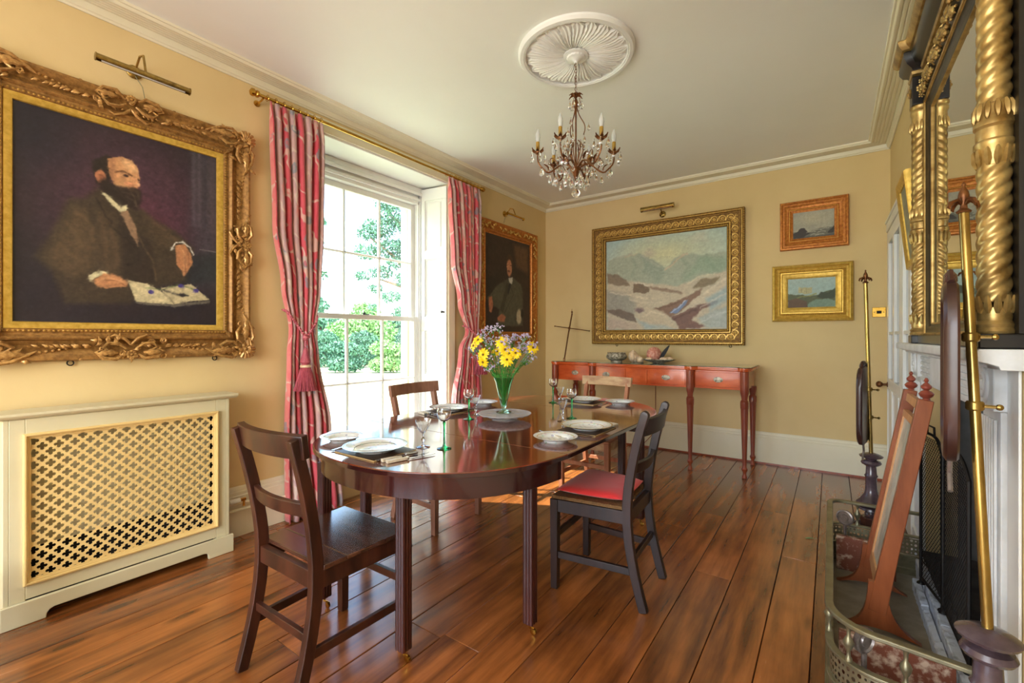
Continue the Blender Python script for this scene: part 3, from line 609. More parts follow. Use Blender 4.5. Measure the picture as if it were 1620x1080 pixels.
PORTRAIT_A=[
 ('p',[(0.847,1.261),(0.871,1.264),(0.871,0.726),(0.847,0.727)],(92,90,100),0.02,0.5),
 ('p',[(0.885,1.263),(0.9,1.263),(0.9,0.726),(0.885,0.729)],(100,96,104),0.02,0.5),
 ('p',[(0.92,1.275),(0.937,1.275),(0.937,0.718),(0.92,0.725)],(50,48,60),0.02,0.6),
 ('p',[(0.949,1.274),(1.0,1.268),(1.0,0.695),(0.949,0.708)],(84,74,80),0.03,0.5),
 ('p',[(0.652,0.483),(1.0,0.557),(1.0,0.351),(0.842,0.324),(0.678,0.298)],(34,42,44),0.04,0.6),
 ('p',[(0.221,0.762),(0.289,0.779),(0.353,0.862),(0.419,0.841),(0.528,0.778),(0.568,0.778),(0.644,0.711),(0.75,0.67),(0.861,0.57),(0.804,0.332),(0.626,0.273),(0.504,0.16),(0.207,0.143),(0.155,0.321),(0.08,0.4),(0.142,0.535)],(62,52,42),0.03,1),
 ('p',[(0.248,0.721),(0.289,0.713),(0.345,0.515),(0.33,0.36),(0.248,0.295),(0.129,0.39),(0.181,0.543)],(86,70,52),0.05,0.7),
 ('p',[(0.375,0.732),(0.427,0.647),(0.465,0.535),(0.457,0.356),(0.375,0.346),(0.338,0.571)],(84,68,52),0.05,0.6),
 ('p',[(0.577,0.748),(0.678,0.698),(0.795,0.603),(0.75,0.551),(0.678,0.551),(0.61,0.623)],(80,66,50),0.04,0.6),
 ('p',[(0.457,0.732),(0.544,0.61),(0.61,0.581),(0.644,0.316),(0.56,0.286),(0.465,0.297)],(44,36,34),0.03,0.7),
 ('s',[(0.345,0.793),(0.39,0.688),(0.419,0.665),(0.412,0.634),(0.488,0.57),(0.544,0.518)],0.008,(38,32,28),0.01,0.9),
 ('s',[(0.536,0.629),(0.577,0.534),(0.626,0.449),(0.644,0.326)],0.008,(100,80,58),0.01,0.6),
 ('p',[(0.324,1.016),(0.39,1.072),(0.419,1.067),(0.416,0.947),(0.397,0.884),(0.345,0.879),(0.326,0.959)],(40,32,28),0.01,1),
 ('p',[(0.395,1.053),(0.465,1.088),(0.52,1.076),(0.546,1.037),(0.555,0.973),(0.549,0.908),(0.52,0.898),(0.465,0.89),(0.427,0.901),(0.408,0.956),(0.398,1.021)],(196,146,102),0.006,1),
 ('p',[(0.401,1.051),(0.434,1.072),(0.43,0.982),(0.427,0.911),(0.408,0.946)],(150,104,74),0.015,0.7),
 ('p',[(0.465,1.076),(0.52,1.069),(0.54,1.025),(0.512,1.001),(0.472,1.023)],(222,176,128),0.015,0.7),
 ('e',[(0.364,0.932)],0.026,0.04,(176,116,84),0.006,1),
 ('e',[(0.369,0.93)],0.012,0.022,(128,80,58),0.006,0.8),
 ('p',[(0.386,0.93),(0.427,0.901),(0.465,0.893),(0.512,0.904),(0.55,0.904),(0.567,0.879),(0.559,0.806),(0.54,0.766),(0.504,0.773),(0.465,0.799),(0.412,0.825),(0.36,0.855),(0.353,0.895)],(42,33,30),0.02,1),
 ('s',[(0.504,0.888),(0.544,0.884),(0.552,0.835)],0.014,(66,54,46),0.01,0.7),
 ('s',[(0.435,0.978),(0.465,0.996),(0.513,0.98)],0.01,(92,60,42),0.006,0.9),
 ('e',[(0.482,0.969)],0.014,0.008,(50,34,30),0.004,1),
 ('e',[(0.545,0.962)],0.008,0.008,(60,40,34),0.004,1),
 ('p',[(0.522,0.979),(0.554,0.927),(0.544,0.908),(0.513,0.911)],(168,112,80),0.006,0.8),
 ('e',[(0.499,0.922)],0.02,0.014,(206,140,104),0.01,0.8),
 ('p',[(0.364,0.843),(0.39,0.834),(0.457,0.767),(0.49,0.788),(0.485,0.739),(0.454,0.736),(0.401,0.788)],(204,196,158),0.005,1),
 ('p',[(0.457,0.737),(0.492,0.755),(0.54,0.65),(0.545,0.529),(0.504,0.623)],(140,112,88),0.006,1),
 ('p',[(0.306,0.314),(0.353,0.358),(0.401,0.349),(0.338,0.308),(0.317,0.281)],(196,188,150),0.005,1),
 ('p',[(0.33,0.293),(0.382,0.343),(0.434,0.339),(0.499,0.298),(0.488,0.265),(0.454,0.264),(0.39,0.247),(0.345,0.259)],(182,128,88),0.006,1),
 ('s',[(0.39,0.3),(0.434,0.305),(0.481,0.274)],0.006,(120,76,54),0.006,0.8),
 ('p',[(0.492,0.311),(0.61,0.291),(0.678,0.245),(0.739,0.171),(0.536,0.175)],(196,184,146),0.004,1),
 ('p',[(0.67,0.276),(0.842,0.316),(0.958,0.217),(0.832,0.197),(0.739,0.171),(0.678,0.245)],(188,176,140),0.004,1),
 ('p',[(0.531,0.175),(0.739,0.171),(0.959,0.211),(0.954,0.191),(0.74,0.154),(0.54,0.163)],(110,104,92),0.005,0.9),
 ('s',[(0.678,0.25),(0.714,0.216),(0.739,0.175)],0.006,(120,110,90),0.006,0.8),
 ('s',[(0.593,0.269),(0.678,0.266),(0.767,0.306),(0.861,0.282)],0.007,(96,112,70),0.006,0.8),
 ('s',[(0.678,0.266),(0.75,0.24),(0.824,0.236)],0.01,(44,42,46),0.006,0.8),
 ('e',[(0.614,0.245)],0.016,0.014,(58,50,120),0.005,1),
 ('e',[(0.782,0.298)],0.018,0.014,(66,56,130),0.005,1),
 ('e',[(0.869,0.274)],0.018,0.014,(66,56,130),0.005,1),
 ('e',[(0.79,0.238)],0.02,0.012,(36,32,40),0.005,1),
 ('s',[(0.726,0.543),(0.75,0.592),(0.795,0.603),(0.837,0.571),(0.857,0.523)],0.008,(206,204,196),0.004,1),
 ('p',[(0.747,0.571),(0.804,0.593),(0.84,0.533),(0.852,0.469),(0.825,0.411),(0.797,0.358),(0.788,0.406),(0.758,0.445)],(176,122,84),0.006,1),
 ('s',[(0.795,0.547),(0.804,0.473),(0.797,0.375)],0.006,(206,156,112),0.006,0.8),
 ('s',[(0.827,0.531),(0.832,0.444)],0.005,(120,76,54),0.006,0.8),
 ('s',[(0.895,0.568),(0.995,0.566)],0.006,(126,124,124),0.004,0.8),
 ('p',[(0.522,0.974),(0.538,0.973),(0.559,0.926),(0.547,0.905),(0.528,0.908),(0.518,0.932)],(206,152,110),0.006,0.9),
 ('s',[(0.523,0.906),(0.538,0.904),(0.55,0.914)],0.006,(110,66,48),0.006,0.8),
 ('e',[(0.545,0.931)],0.008,0.008,(224,178,138),0.008,0.8),
 ('s',[(0.472,0.972),(0.482,0.977),(0.494,0.975)],0.005,(70,44,34),0.004,0.9),
 ('s',[(0.465,0.956),(0.488,0.959)],0.006,(150,104,76),0.008,0.6),
 ('s',[(0.419,1.027),(0.435,0.973),(0.433,0.919)],0.012,(170,122,86),0.02,0.6),
 ('s',[(0.481,1.057),(0.52,1.043),(0.538,1.014)],0.016,(232,190,142),0.02,0.6),
 ('s',[(0.457,0.879),(0.496,0.893),(0.531,0.895),(0.552,0.875)],0.01,(64,50,42),0.012,0.8),
 ('s',[(0.465,0.863),(0.499,0.862),(0.54,0.852)],0.008,(72,58,50),0.012,0.7),
 ('s',[(0.427,0.882),(0.465,0.843),(0.504,0.803)],0.008,(60,48,42),0.012,0.7),
 ('s',[(0.488,0.84),(0.528,0.819),(0.544,0.782)],0.008,(78,64,56),0.012,0.7),
 ('s',[(0.512,0.875),(0.531,0.84),(0.538,0.79)],0.006,(90,76,66),0.01,0.6),
 ('s',[(0.248,0.684),(0.289,0.676),(0.324,0.607),(0.33,0.531)],0.014,(108,88,64),0.02,0.5),
 ('s',[(0.207,0.62),(0.254,0.575),(0.275,0.485)],0.014,(100,82,60),0.02,0.5),
 ('s',[(0.187,0.488),(0.248,0.424),(0.309,0.376)],0.014,(98,80,58),0.02,0.5),
 ('s',[(0.353,0.709),(0.375,0.617),(0.39,0.503),(0.393,0.387)],0.012,(98,80,60),0.02,0.45),
 ('s',[(0.412,0.624),(0.438,0.512),(0.441,0.393)],0.012,(94,76,58),0.02,0.45),
 ('s',[(0.626,0.708),(0.687,0.668),(0.758,0.607)],0.01,(104,84,62),0.016,0.5),
 ('s',[(0.568,0.737),(0.61,0.663),(0.644,0.587)],0.012,(70,58,48),0.02,0.5),
 ('e',[(0.498,0.411)],0.008,0.008,(30,24,24),0.004,0.9),
 ('s',[(0.353,0.286),(0.39,0.319),(0.427,0.313),(0.488,0.29)],0.008,(214,166,122),0.01,0.6),
 ('s',[(0.397,0.266),(0.449,0.276)],0.005,(110,70,50),0.006,0.7),
 ('s',[(0.777,0.567),(0.804,0.528),(0.814,0.441)],0.007,(208,160,118),0.01,0.6),
 ('s',[(0.804,0.506),(0.81,0.398)],0.004,(110,70,50),0.005,0.7),
]
PORTRAIT_B=[
 ('p',[(0.603,1.216),(0.953,1.221),(0.953,0.858),(0.664,0.93)],(112,80,56),0.08,0.8),
 ('p',[(-0.01,0.685),(0.228,0.776),(0.312,0.552),(0.042,0.434)],(44,38,38),0.06,0.7),
 ('p',[(0.469,0.743),(0.242,0.629),(0.029,0.465),(0.12,0.374),(0.284,0.334),(0.228,0.117),(0.822,0.129),(0.822,0.593),(0.774,0.695),(0.603,0.766)],(86,84,70),0.02,1),
 ('p',[(0.455,0.699),(0.513,0.671),(0.367,0.288),(0.298,0.319)],(60,58,50),0.02,0.8),
 ('s',[(0.513,0.671),(0.603,0.541),(0.397,0.29)],0.012,(56,54,48),0.01,0.8),
 ('e',[(0.513,0.971)],0.075,0.1,(70,52,40),0.012,1),
 ('e',[(0.507,0.89)],0.058,0.115,(186,128,98),0.012,1),
 ('e',[(0.469,0.905)],0.02,0.04,(206,150,116),0.02,0.7),
 ('e',[(0.495,0.84)],0.03,0.012,(84,52,40),0.008,0.9),
 ('s',[(0.44,0.915),(0.484,0.924)],0.01,(80,50,40),0.006,0.9),
 ('s',[(0.528,0.923),(0.579,0.926)],0.01,(80,50,40),0.006,0.9),
 ('p',[(0.49,0.755),(0.588,0.773),(0.567,0.676),(0.513,0.688)],(200,200,190),0.008,1),
 ('p',[(0.507,0.697),(0.549,0.674),(0.484,0.531),(0.46,0.564)],(44,44,50),0.008,1),
 ('p',[(0.067,0.476),(0.134,0.49),(0.16,0.377),(0.12,0.278),(0.08,0.292),(0.063,0.387)],(176,112,84),0.012,1),
 ('p',[(0.242,0.234),(0.34,0.279),(0.426,0.24),(0.397,0.171),(0.256,0.184)],(176,112,84),0.012,1),
 ('e',[(0.733,0.251)],0.06,0.1,(190,178,150),0.02,1),
 ('e',[(0.809,0.299)],0.035,0.06,(34,30,30),0.015,1),
 ('e',[(0.664,0.222)],0.02,0.02,(90,70,54),0.01,1),
]
LANDSCAPE=[
 ('e',[(0.519,0.646)],0.28,0.12,(214,210,164),0.2,0.8),
 ('p',[(0.726,0.762),(0.848,0.776),(0.848,0.717),(0.745,0.721)],(206,200,180),0.06,0.6),
 ('p',[(0.353,0.79),(0.519,0.8),(0.478,0.764),(0.374,0.756)],(204,198,178),0.06,0.5),
 ('p',[(0.01,0.623),(0.155,0.658),(0.299,0.672),(0.437,0.587),(0.535,0.511),(0.6,0.597),(0.697,0.628),(0.801,0.594),(1.008,0.602),(1.008,0.356),(0.56,0.346),(0.004,0.424)],(168,178,160),0.01,1),
 ('p',[(0.299,0.672),(0.437,0.587),(0.535,0.511),(0.478,0.392),(0.374,0.483)],(150,164,150),0.03,0.7),
 ('p',[(0.801,0.591),(1.008,0.564),(1.008,0.441),(0.792,0.459),(0.659,0.38)],(142,166,144),0.04,0.7),
 ('s',[(0.166,0.646),(0.293,0.668)],0.012,(190,184,158),0.008,0.8),
 ('s',[(0.519,0.512),(0.59,0.546),(0.659,0.611),(0.702,0.624)],0.014,(204,188,160),0.01,0.8),
 ('e',[(0.395,0.659)],0.04,0.03,(190,178,164),0.05,0.6),
 ('p',[(0.004,0.491),(0.132,0.448),(0.478,0.392),(0.619,0.362),(0.697,0.377),(1.008,0.479),(1.008,-0.005),(0.004,0.003)],(196,186,164),0.02,1),
 ('p',[(0.004,0.358),(0.177,0.315),(0.277,0.235),(0.244,0.13),(0.004,0.18)],(150,150,142),0.04,0.8),
 ('p',[(0.004,0.513),(0.109,0.494),(0.183,0.444),(0.211,0.389),(0.004,0.424)],(132,116,98),0.012,0.9),
 ('p',[(0.255,0.407),(0.299,0.417),(0.39,0.377),(0.395,0.319),(0.353,0.306),(0.255,0.322)],(126,108,90),0.008,1),
 ('s',[(0.277,0.414),(0.353,0.401),(0.393,0.379)],0.01,(216,208,190),0.006,1),
 ('s',[(0.406,0.365),(0.519,0.338),(0.659,0.3)],0.022,(140,116,100),0.012,0.8),
 ('p',[(0.755,0.334),(0.829,0.417),(0.947,0.417),(0.902,0.378),(0.81,0.33)],(130,116,92),0.012,0.9),
 ('p',[(0.426,0.177),(0.56,0.223),(0.697,0.267),(0.82,0.33),(0.81,0.281),(0.735,0.216),(0.58,0.101)],(138,110,94),0.012,1),
 ('p',[(0.58,0.101),(0.755,0.185),(0.938,0.226),(0.929,0.193),(0.783,0.145),(0.735,0.077),(0.857,0.016),(0.649,0.003)],(124,92,84),0.012,1),
 ('p',[(0.56,0.142),(0.639,0.2),(0.717,0.246),(0.697,0.207),(0.61,0.13)],(122,140,176),0.008,1),
 ('s',[(0.58,0.141),(0.697,0.238)],0.008,(190,200,220),0.006,0.9),
 ('p',[(0.81,0.281),(1.008,0.413),(1.008,0.318),(0.848,0.231),(0.783,0.174),(0.697,0.187)],(206,194,172),0.012,0.8),
 ('p',[(0.848,0.25),(1.008,0.346),(1.008,0.223),(0.884,0.142)],(150,178,190),0.03,0.7),
 ('p',[(0.773,0.096),(1.008,0.185),(1.008,0.005),(0.848,0.006)],(170,180,178),0.02,0.9),
 ('p',[(0.277,0.065),(0.374,0.19),(0.499,0.164),(0.639,0.003),(0.277,0.006)],(200,186,162),0.02,0.9),
 ('p',[(0.266,0.098),(0.374,0.053),(0.619,0.009),(0.353,0.002)],(156,180,190),0.03,0.7),
 ('p',[(0.01,0.18),(0.12,0.193),(0.244,0.141),(0.272,0.065),(0.155,0.1),(0.015,0.158)],(122,108,98),0.01,1),
 ('p',[(0.01,0.114),(0.277,0.054),(0.288,0.003),(0.01,0.005)],(190,172,158),0.03,0.8),
 ('e',[(0.299,0.176)],0.04,0.02,(120,96,104),0.015,0.8),
 ('s',[(0.039,0.632),(0.155,0.652),(0.244,0.667)],0.01,(190,196,180),0.012,0.6),
 ('s',[(0.331,0.645),(0.406,0.585),(0.478,0.536)],0.012,(188,192,176),0.014,0.6),
 ('s',[(0.244,0.622),(0.277,0.544),(0.244,0.472)],0.016,(134,150,136),0.03,0.5),
 ('s',[(0.374,0.567),(0.353,0.485)],0.016,(132,148,134),0.03,0.5),
 ('s',[(0.659,0.591),(0.717,0.515),(0.678,0.438)],0.016,(130,150,132),0.03,0.5),
 ('s',[(0.848,0.562),(0.902,0.488)],0.02,(128,154,132),0.03,0.5),
 ('s',[(0.039,0.334),(0.2,0.303),(0.374,0.262)],0.012,(222,212,190),0.012,0.7),
 ('s',[(0.222,0.259),(0.374,0.231),(0.519,0.245)],0.012,(214,204,184),0.012,0.7),
 ('s',[(0.717,0.375),(0.81,0.428),(0.902,0.45)],0.014,(222,210,186),0.014,0.7),
 ('s',[(0.829,0.289),(0.92,0.361),(0.999,0.413)],0.014,(224,214,194),0.014,0.7),
 ('s',[(0.81,0.173),(0.902,0.228),(0.999,0.28)],0.014,(214,208,194),0.014,0.6),
 ('s',[(0.331,0.117),(0.416,0.156),(0.519,0.132)],0.012,(224,212,190),0.012,0.7),
 ('s',[(0.801,0.056),(0.902,0.112),(0.991,0.138)],0.014,(200,206,202),0.014,0.6),
 ('s',[(0.458,0.187),(0.56,0.203),(0.639,0.24)],0.012,(112,84,70),0.012,0.7),
 ('s',[(0.6,0.08),(0.717,0.137),(0.81,0.193)],0.014,(96,70,64),0.014,0.7),
 ('s',[(0.659,0.038),(0.755,0.057)],0.014,(140,104,92),0.014,0.6),
]
def spiral(g, c, r0, r1, a0, a1, rad, n=14, z=0, seg=5, dz=.0):
    P = []; R = []
    for i in range(n+1):
        t = i/n; a = a0+(a1-a0)*t; r = r0+(r1-r0)*t; P.append((c[0]+r*cos(a), c[1]+r*sin(a), z+dz*sin(pi*t))); R.append(rad*(1.15-.6*abs(2*t-1)))
    return g.tube(P, R, seg)
def acanthus(g, p0, d, L, w, z=0, lobes=4, lift=.01, bend=0):
    """carved leaf: a ridged, lobed strip growing from p0 in direction d (radians)"""
    rings = []; n = lobes*4; x, y, a = p0[0], p0[1], d
    for i in range(n+1):
        t = i/n; ww = w*(sin(pi*min(1, t*.9+.12)))*(.62+.38*abs(cos(pi*lobes*t)))
        ca, sa = cos(a), sin(a); h = lift*sin(pi*t)
        rings.append([(x-sa*ww*k, y+ca*ww*k, z+h+q) for k, q in ((-1, 0), (-.55, .006), (0, .002+.004), (.55, .006), (1, 0))])
        x += ca*L/n; y += sa*L/n; a += bend/n
    return g.loft(rings, closed=False, caps=False)
def shell(g, c, d, r, z=0, n=7, spread=1.9):
    for k in range(n):
        a = d+spread*(k/(n-1)-.5); L = r*(1-.12*abs(k/(n-1)-.5)*2)
        g.tube([(c[0], c[1], z), (c[0]+cos(a)*L*.5, c[1]+sin(a)*L*.5, z+.014), (c[0]+cos(a)*L, c[1]+sin(a)*L, z+.004)], [r*.06, r*.13, r*.15], 6)
    return g.sph((c[0], c[1], z+.01), r*.2, 8, 5)
def rosette(g, c, r, z, n=6):
    for k in range(n): a = 2*pi*k/n; g.sph((c[0]+cos(a)*r*.6, c[1]+sin(a)*r*.6, z), r*.36, 5, 3, (1, 1, .6))
    return g.sph((c[0], c[1], z+r*.15), r*.32, 6, 4)
def beads(g, w, h, pitch, r, z, sc=(1, 1, .7), seg=5):
    for L, ax in ((w, 0), (h, 1)):
        n = int(L/pitch)
        for i in range(n):
            t = (i+.5)/n*L-L/2
            for sgn in (-1, 1):
                c = (t, sgn*h/2, z) if ax == 0 else (sgn*w/2, t, z); g.sph(c, r, seg, 3, sc if ax == 0 else (sc[1], sc[0], sc[2]))
    return g
def picture(name, label, group, origin, u, n, W_, H_, prof, m, canvas, back=.006):
    t = thing(name, label, 'painting', mtx=basis(origin, u, n), group=group)
    obj('frame', G().rframe(W_, H_, prof), m, t, sharp=30)
    obj('backing_board', G().box(-W_/2+.02, W_/2-.02, -H_/2+.02, H_/2-.02, 0, back), 'sleg', t)
    if canvas: canvas.build(t, back+.004)
    return t

# ---- large portrait of a bearded man, rococo gilt frame
ca = Canvas(.815, 1.047, 236, (34, 30, 38), (44, 36, 42), 3)
ca.e((.55, .80), .42, .42, (74, 48, 62), .35, .85); ca.e((.55, .66), .20, .22, (92, 48, 66), .18, .55)
ca.p([(.86, .3), (1.02, .3), (1.02, 1.3), (.86, 1.3)], (70, 66, 76), .12, .7); ca.p([(-.05, .9), (.22, 1.0), (.16, 1.3), (-.05, 1.3)], (30, 30, 42), .2, .6)
ca.warp(.008); ca.draw(PORTRAIT_A); ca.dabs(5200, 3.6, 1.2, .13); ca.mottle(.30, 46); ca.mottle(.16, 90)
profA = [(0, 0), (0, .026), (.008, .042), (.020, .046), (.030, .040), (.050, .022), (.078, .016), (.096, .024), (.104, .038), (.112, .042), (.118, .038), (.124, .030), (.134, .030), (.140, .034), (.150, .034), (.154, .026), (.160, .022), (.184, .016), (.186, .006), (.186, 0)]
PA = picture('portrait_painting', 'large portrait of bald bearded man with open book in heavy scrolled gilt frame', None, (XL+.004, .756, 1.786), (0, 1, 0), (1, 0, 0), 1.185, 1.36, profA, 'giltdark', ca)
obj('gilt_slip', G().rframe(1.185-.306, 1.36-.306, [(0, .024), (.002, .028), (.006, .0285), (.030, .0185), (.033, .010), (.033, .009)]), 'giltbright', PA)
g = beads(G(), 1.185-.288, 1.36-.288, .016, .0062, .035); o = obj('running_leaf_band', g, 'gilt', PA, kind='stuff')
for sx in (-1, 1):
    for sy in (-1, 1):
        g = G(); cx, cy = sx*(.5925-.055), sy*(.68-.055); d = math.atan2(sy, sx)
        shell(g, (cx+sx*.012, cy+sy*.012), d, .062, .046, 7, 2.3)
        for q in (0, 1):      # C scrolls running along the two sides
            ax = (sx, 0) if q == 0 else (0, sy); ay = (0, sy) if q == 0 else (sx, 0)
            def T(a, b): return (cx-ax[0]*a+ay[0]*b, cy-ax[1]*a+ay[1]*b)
            g.tube([(*T(.02, .045), .04), (*T(.06, .062), .05), (*T(.12, .050), .05), (*T(.17, .022), .046), (*T(.20, .005), .042)], [.004, .009, .010, .008, .003], 6)
            g.tube([(*T(.02, .0), .046), (*T(.05, -.03), .054), (*T(.09, -.035), .054), (*T(.125, -.012), .05), (*T(.10, .01), .046), (*T(.08, -.004), .044)], [.004, .009, .010, .009, .007, .005], 6)
            g.tube([(*T(-.03, .03), .04), (*T(-.052, -.0), .045), (*T(-.045, -.05), .045), (*T(-.015, -.075), .045)], [.003, .006, .006, .003], 6)
            acanthus(g, T(.04, .02), math.atan2(-ax[1], -ax[0]), .14, .022, .042, 4, .014)
            acanthus(g, T(.05, -.05), math.atan2(-ax[1]-ay[1], -ax[0]-ay[0]), .07, .016, .040, 3, .012)
            for k in range(5): g.sph((*T(.21+.022*k, .012-.004*k), .030), .0085-.0008*k, 6, 4)
            for k in range(4): acanthus(g, T(.235+.04*k, -.022), math.atan2(-ax[1]+ay[1]*.6, -ax[0]+ay[0]*.6), .036, .010, .024, 2, .008)
        for k in range(22):
            q_ = RND.uniform(-.02, .17); e_ = RND.uniform(-.035, .05); w_ = RND.random() < .5
            p_ = (cx-sx*q_, cy+sy*e_) if w_ else (cx+sx*e_, cy-sy*q_)
            if k % 3: acanthus(g, p_, RND.uniform(0, 6.3), RND.uniform(.03, .055), .011, .034, 2, .012, RND.uniform(-1, 1))
            else: spiral(g, p_, .016, .005, RND.uniform(0, 6), RND.choice((-5, 5)), .005, 9, .042, 5)
        obj('corner_cartouche', g, 'oldhigh', PA)
for (cx, cy, d) in ((0, .625, pi/2), (0, -.625, -pi/2), (.537, 0, 0), (-.537, 0, pi)):
    g = G(); ux, uy = cos(d), sin(d); tx, ty = -uy, ux
    def T(a, b): return (cx+tx*a+ux*b, cy+ty*a+uy*b)
    rosette(g, T(0, .03), .026, .05, 8)
    for s_ in (-1, 1):
        g.tube([(*T(s_*.03, .03), .045), (*T(s_*.06, .052), .052), (*T(s_*.11, .045), .052), (*T(s_*.135, .015), .046), (*T(s_*.11, .0), .044)], [.005, .010, .011, .008, .004], 6)
        g.tube([(*T(s_*.02, -.0), .046), (*T(s_*.05, -.025), .05), (*T(s_*.09, -.03), .05), (*T(s_*.11, -.008), .046), (*T(s_*.08, .012), .044)], [.005, .009, .009, .007, .003], 6)
        g.tube([(*T(0, -.02), .046), (*T(s_*.025, -.05), .048), (*T(s_*.065, -.07), .042), (*T(s_*.09, -.055), .038)], [.006, .008, .006, .003], 6)
        acanthus(g, T(s_*.05, .02), math.atan2(s_*ty, s_*tx), .09, .018, .046, 3, .012)
        for k in range(6): acanthus(g, T(s_*(.15+.035*k), -.01), math.atan2(s_*ty-uy*.5, s_*tx-ux*.5), .034, .009, .026, 2, .008)
        g.sph((*T(s_*.19, .046), .036), .009, 6, 4)
    for k in range(22):
        p_ = T(RND.uniform(-.14, .14), RND.uniform(-.045, .045))
        if k % 3: acanthus(g, p_, RND.uniform(0, 6.3), RND.uniform(.03, .05), .011, .036, 2, .012, RND.uniform(-1, 1))
        else: spiral(g, p_, .016, .005, RND.uniform(0, 6), RND.choice((-5, 5)), .005, 9, .044, 5)
    obj('centre_cartouche', g, 'oldhigh', PA)
for y in (-.22, .40): obj('hanging_ring', G().tube([(y+.012*cos(a), -.69+.012*sin(a), .006) for a in [k*pi/5 for k in range(10)]], .003, 5, loop=True), 'iron', PA)

# ---- second portrait, carved orange-gold frame
cb = Canvas(.86, 1.13, 120, (50, 40, 38), (64, 50, 44), 5); cb.warp(.02); cb.draw(PORTRAIT_B); cb.dabs(1200, 2.6, 1, .12); cb.mottle(.3, 30)
profB = [(0, 0), (0, .03), (.006, .04), (.02, .04), (.035, .028), (.07, .016), (.10, .02), (.108, .03), (.118, .028), (.124, .016), (.14, .010), (.14, 0)]
PB = picture('portrait_painting', 'portrait of seated moustached man in grey suit with dog, carved orange-gold frame', None, (XL+.004, 4.14, 1.805), (0, 1, 0), (1, 0, 0), 1.13, 1.33, profB, 'giltred', cb)
g = G(); r = random.Random(4)
for sx in (-1, 1):
    for sy in (-1, 1):
        cx, cy = sx*.51, sy*.61
        for q in (0, 1):
            ax = (sx, 0) if q == 0 else (0, sy); ay = (0, sy) if q == 0 else (sx, 0)
            for k in range(5):
                p = (cx-ax[0]*(.01+.05*k)+ay[0]*.006*(-1)**k, cy-ax[1]*(.01+.05*k)+ay[1]*.006*(-1)**k)
                acanthus(g, p, math.atan2(-ax[1], -ax[0])+.7*(-1)**k, .05, .016, .026, 3, .012)
                spiral(g, p, .018, .006, 0, 5*(-1)**k, .005, 8, .034, 5)
for (cx, cy, d) in ((0, .60, 0), (0, -.60, 0), (.50, 0, pi/2), (-.50, 0, pi/2)):
    rosette(g, (cx, cy), .026, .034, 7)
    for s_ in (-1, 1):
        for k in range(4):
            p = (cx+cos(d)*s_*(.035+.045*k), cy+sin(d)*s_*(.035+.045*k)); acanthus(g, p, d+(0 if s_ > 0 else pi)+.6*(-1)**k, .045, .014, .026, 3, .012)
            spiral(g, p, .014, .005, 0, 5*(-1)**k*s_, .0045, 8, .034, 5)
obj('carved_ornament', g, 'gilthigh', PB, kind='stuff')

# ---- big snowy landscape, guilloche frame
cl = Canvas(1.292, 1.035, 230, (168, 196, 196), (180, 200, 190), 8)
cl.mix(np.clip(.5-(cl.V-.55)*1.6, 0, 1)*.6, (196, 200, 176)); cl.warp(.035); cl.draw(LANDSCAPE); cl.dabs(2600, 2.0, .8, .10); cl.mottle(.14, 40, 1, 2); cl.mottle(.10, 80)
profL = [(0, 0), (0, .05), (.006, .062), (.014, .066), (.024, .060), (.034, .050), (.046, .048), (.050, .044), (.118, .040), (.122, .046), (.130, .046), (.134, .036), (.142, .030), (.160, .022), (.166, .010), (.166, 0)]
PL = picture('landscape_painting', 'large snowy highland river landscape in wide gilt frame carved with rosettes above sideboard', None, (-1.504, YB-.004, 1.818), (1, 0, 0), (0, -1, 0), 1.624, 1.36, profL, 'giltground', cl)
g = G(); Wc, Hc = 1.624-.168, 1.36-.168
for L, ax in ((Wc, 0), (Hc, 1)):
    nn = int(round(L/.078))
    for i in range(nn):
        t = -L/2+(i+.5)*L/nn
        for sg in (-1, 1):
            c = (t, sg*Hc/2) if ax == 0 else (sg*Wc/2, t)
            g.tube([(c[0]+.029*cos(a), c[1]+.029*sin(a), .046) for a in [k*pi/6 for k in range(12)]], .0052, 5, loop=True); rosette(g, c, .020, .046, 6)
            e = (c[0]+L/nn/2, c[1]) if ax == 0 else (c[0], c[1]+L/nn/2); dx, dy = (.012, .026) if ax == 0 else (.026, .012)
            g.tube([(e[0]-dx, e[1]-dy, .044), (e[0], e[1], .049), (e[0]+dx, e[1]+dy, .044)], .0052, 4)
obj('rosette_band', g, 'gilthigh', PL, kind='stuff')
for iw in (.030, .248): obj('plain_fillet', G().rframe(1.624-iw, 1.36-iw, [(0, .046), (.003, .064 if iw < .1 else .050), (.009, .064 if iw < .1 else .050), (.012, .044)]), 'gilthigh', PL)
obj('rope_edge', beads(G(), 1.624-.012, 1.36-.012, .022, .010, .056, (1.1, .8, .8)), 'gilthigh', PL, kind='stuff')
obj('bead_edge', beads(G(), 1.624-.302, 1.36-.302, .015, .006, .032), 'giltbright', PL, kind='stuff')
for x in (-.52, .68): obj('hanging_ring', G().tube([(x+.012*cos(a), -.69+.012*sin(a), .006) for a in [k*pi/5 for k in range(10)]], .003, 5, loop=True), 'iron', PL)

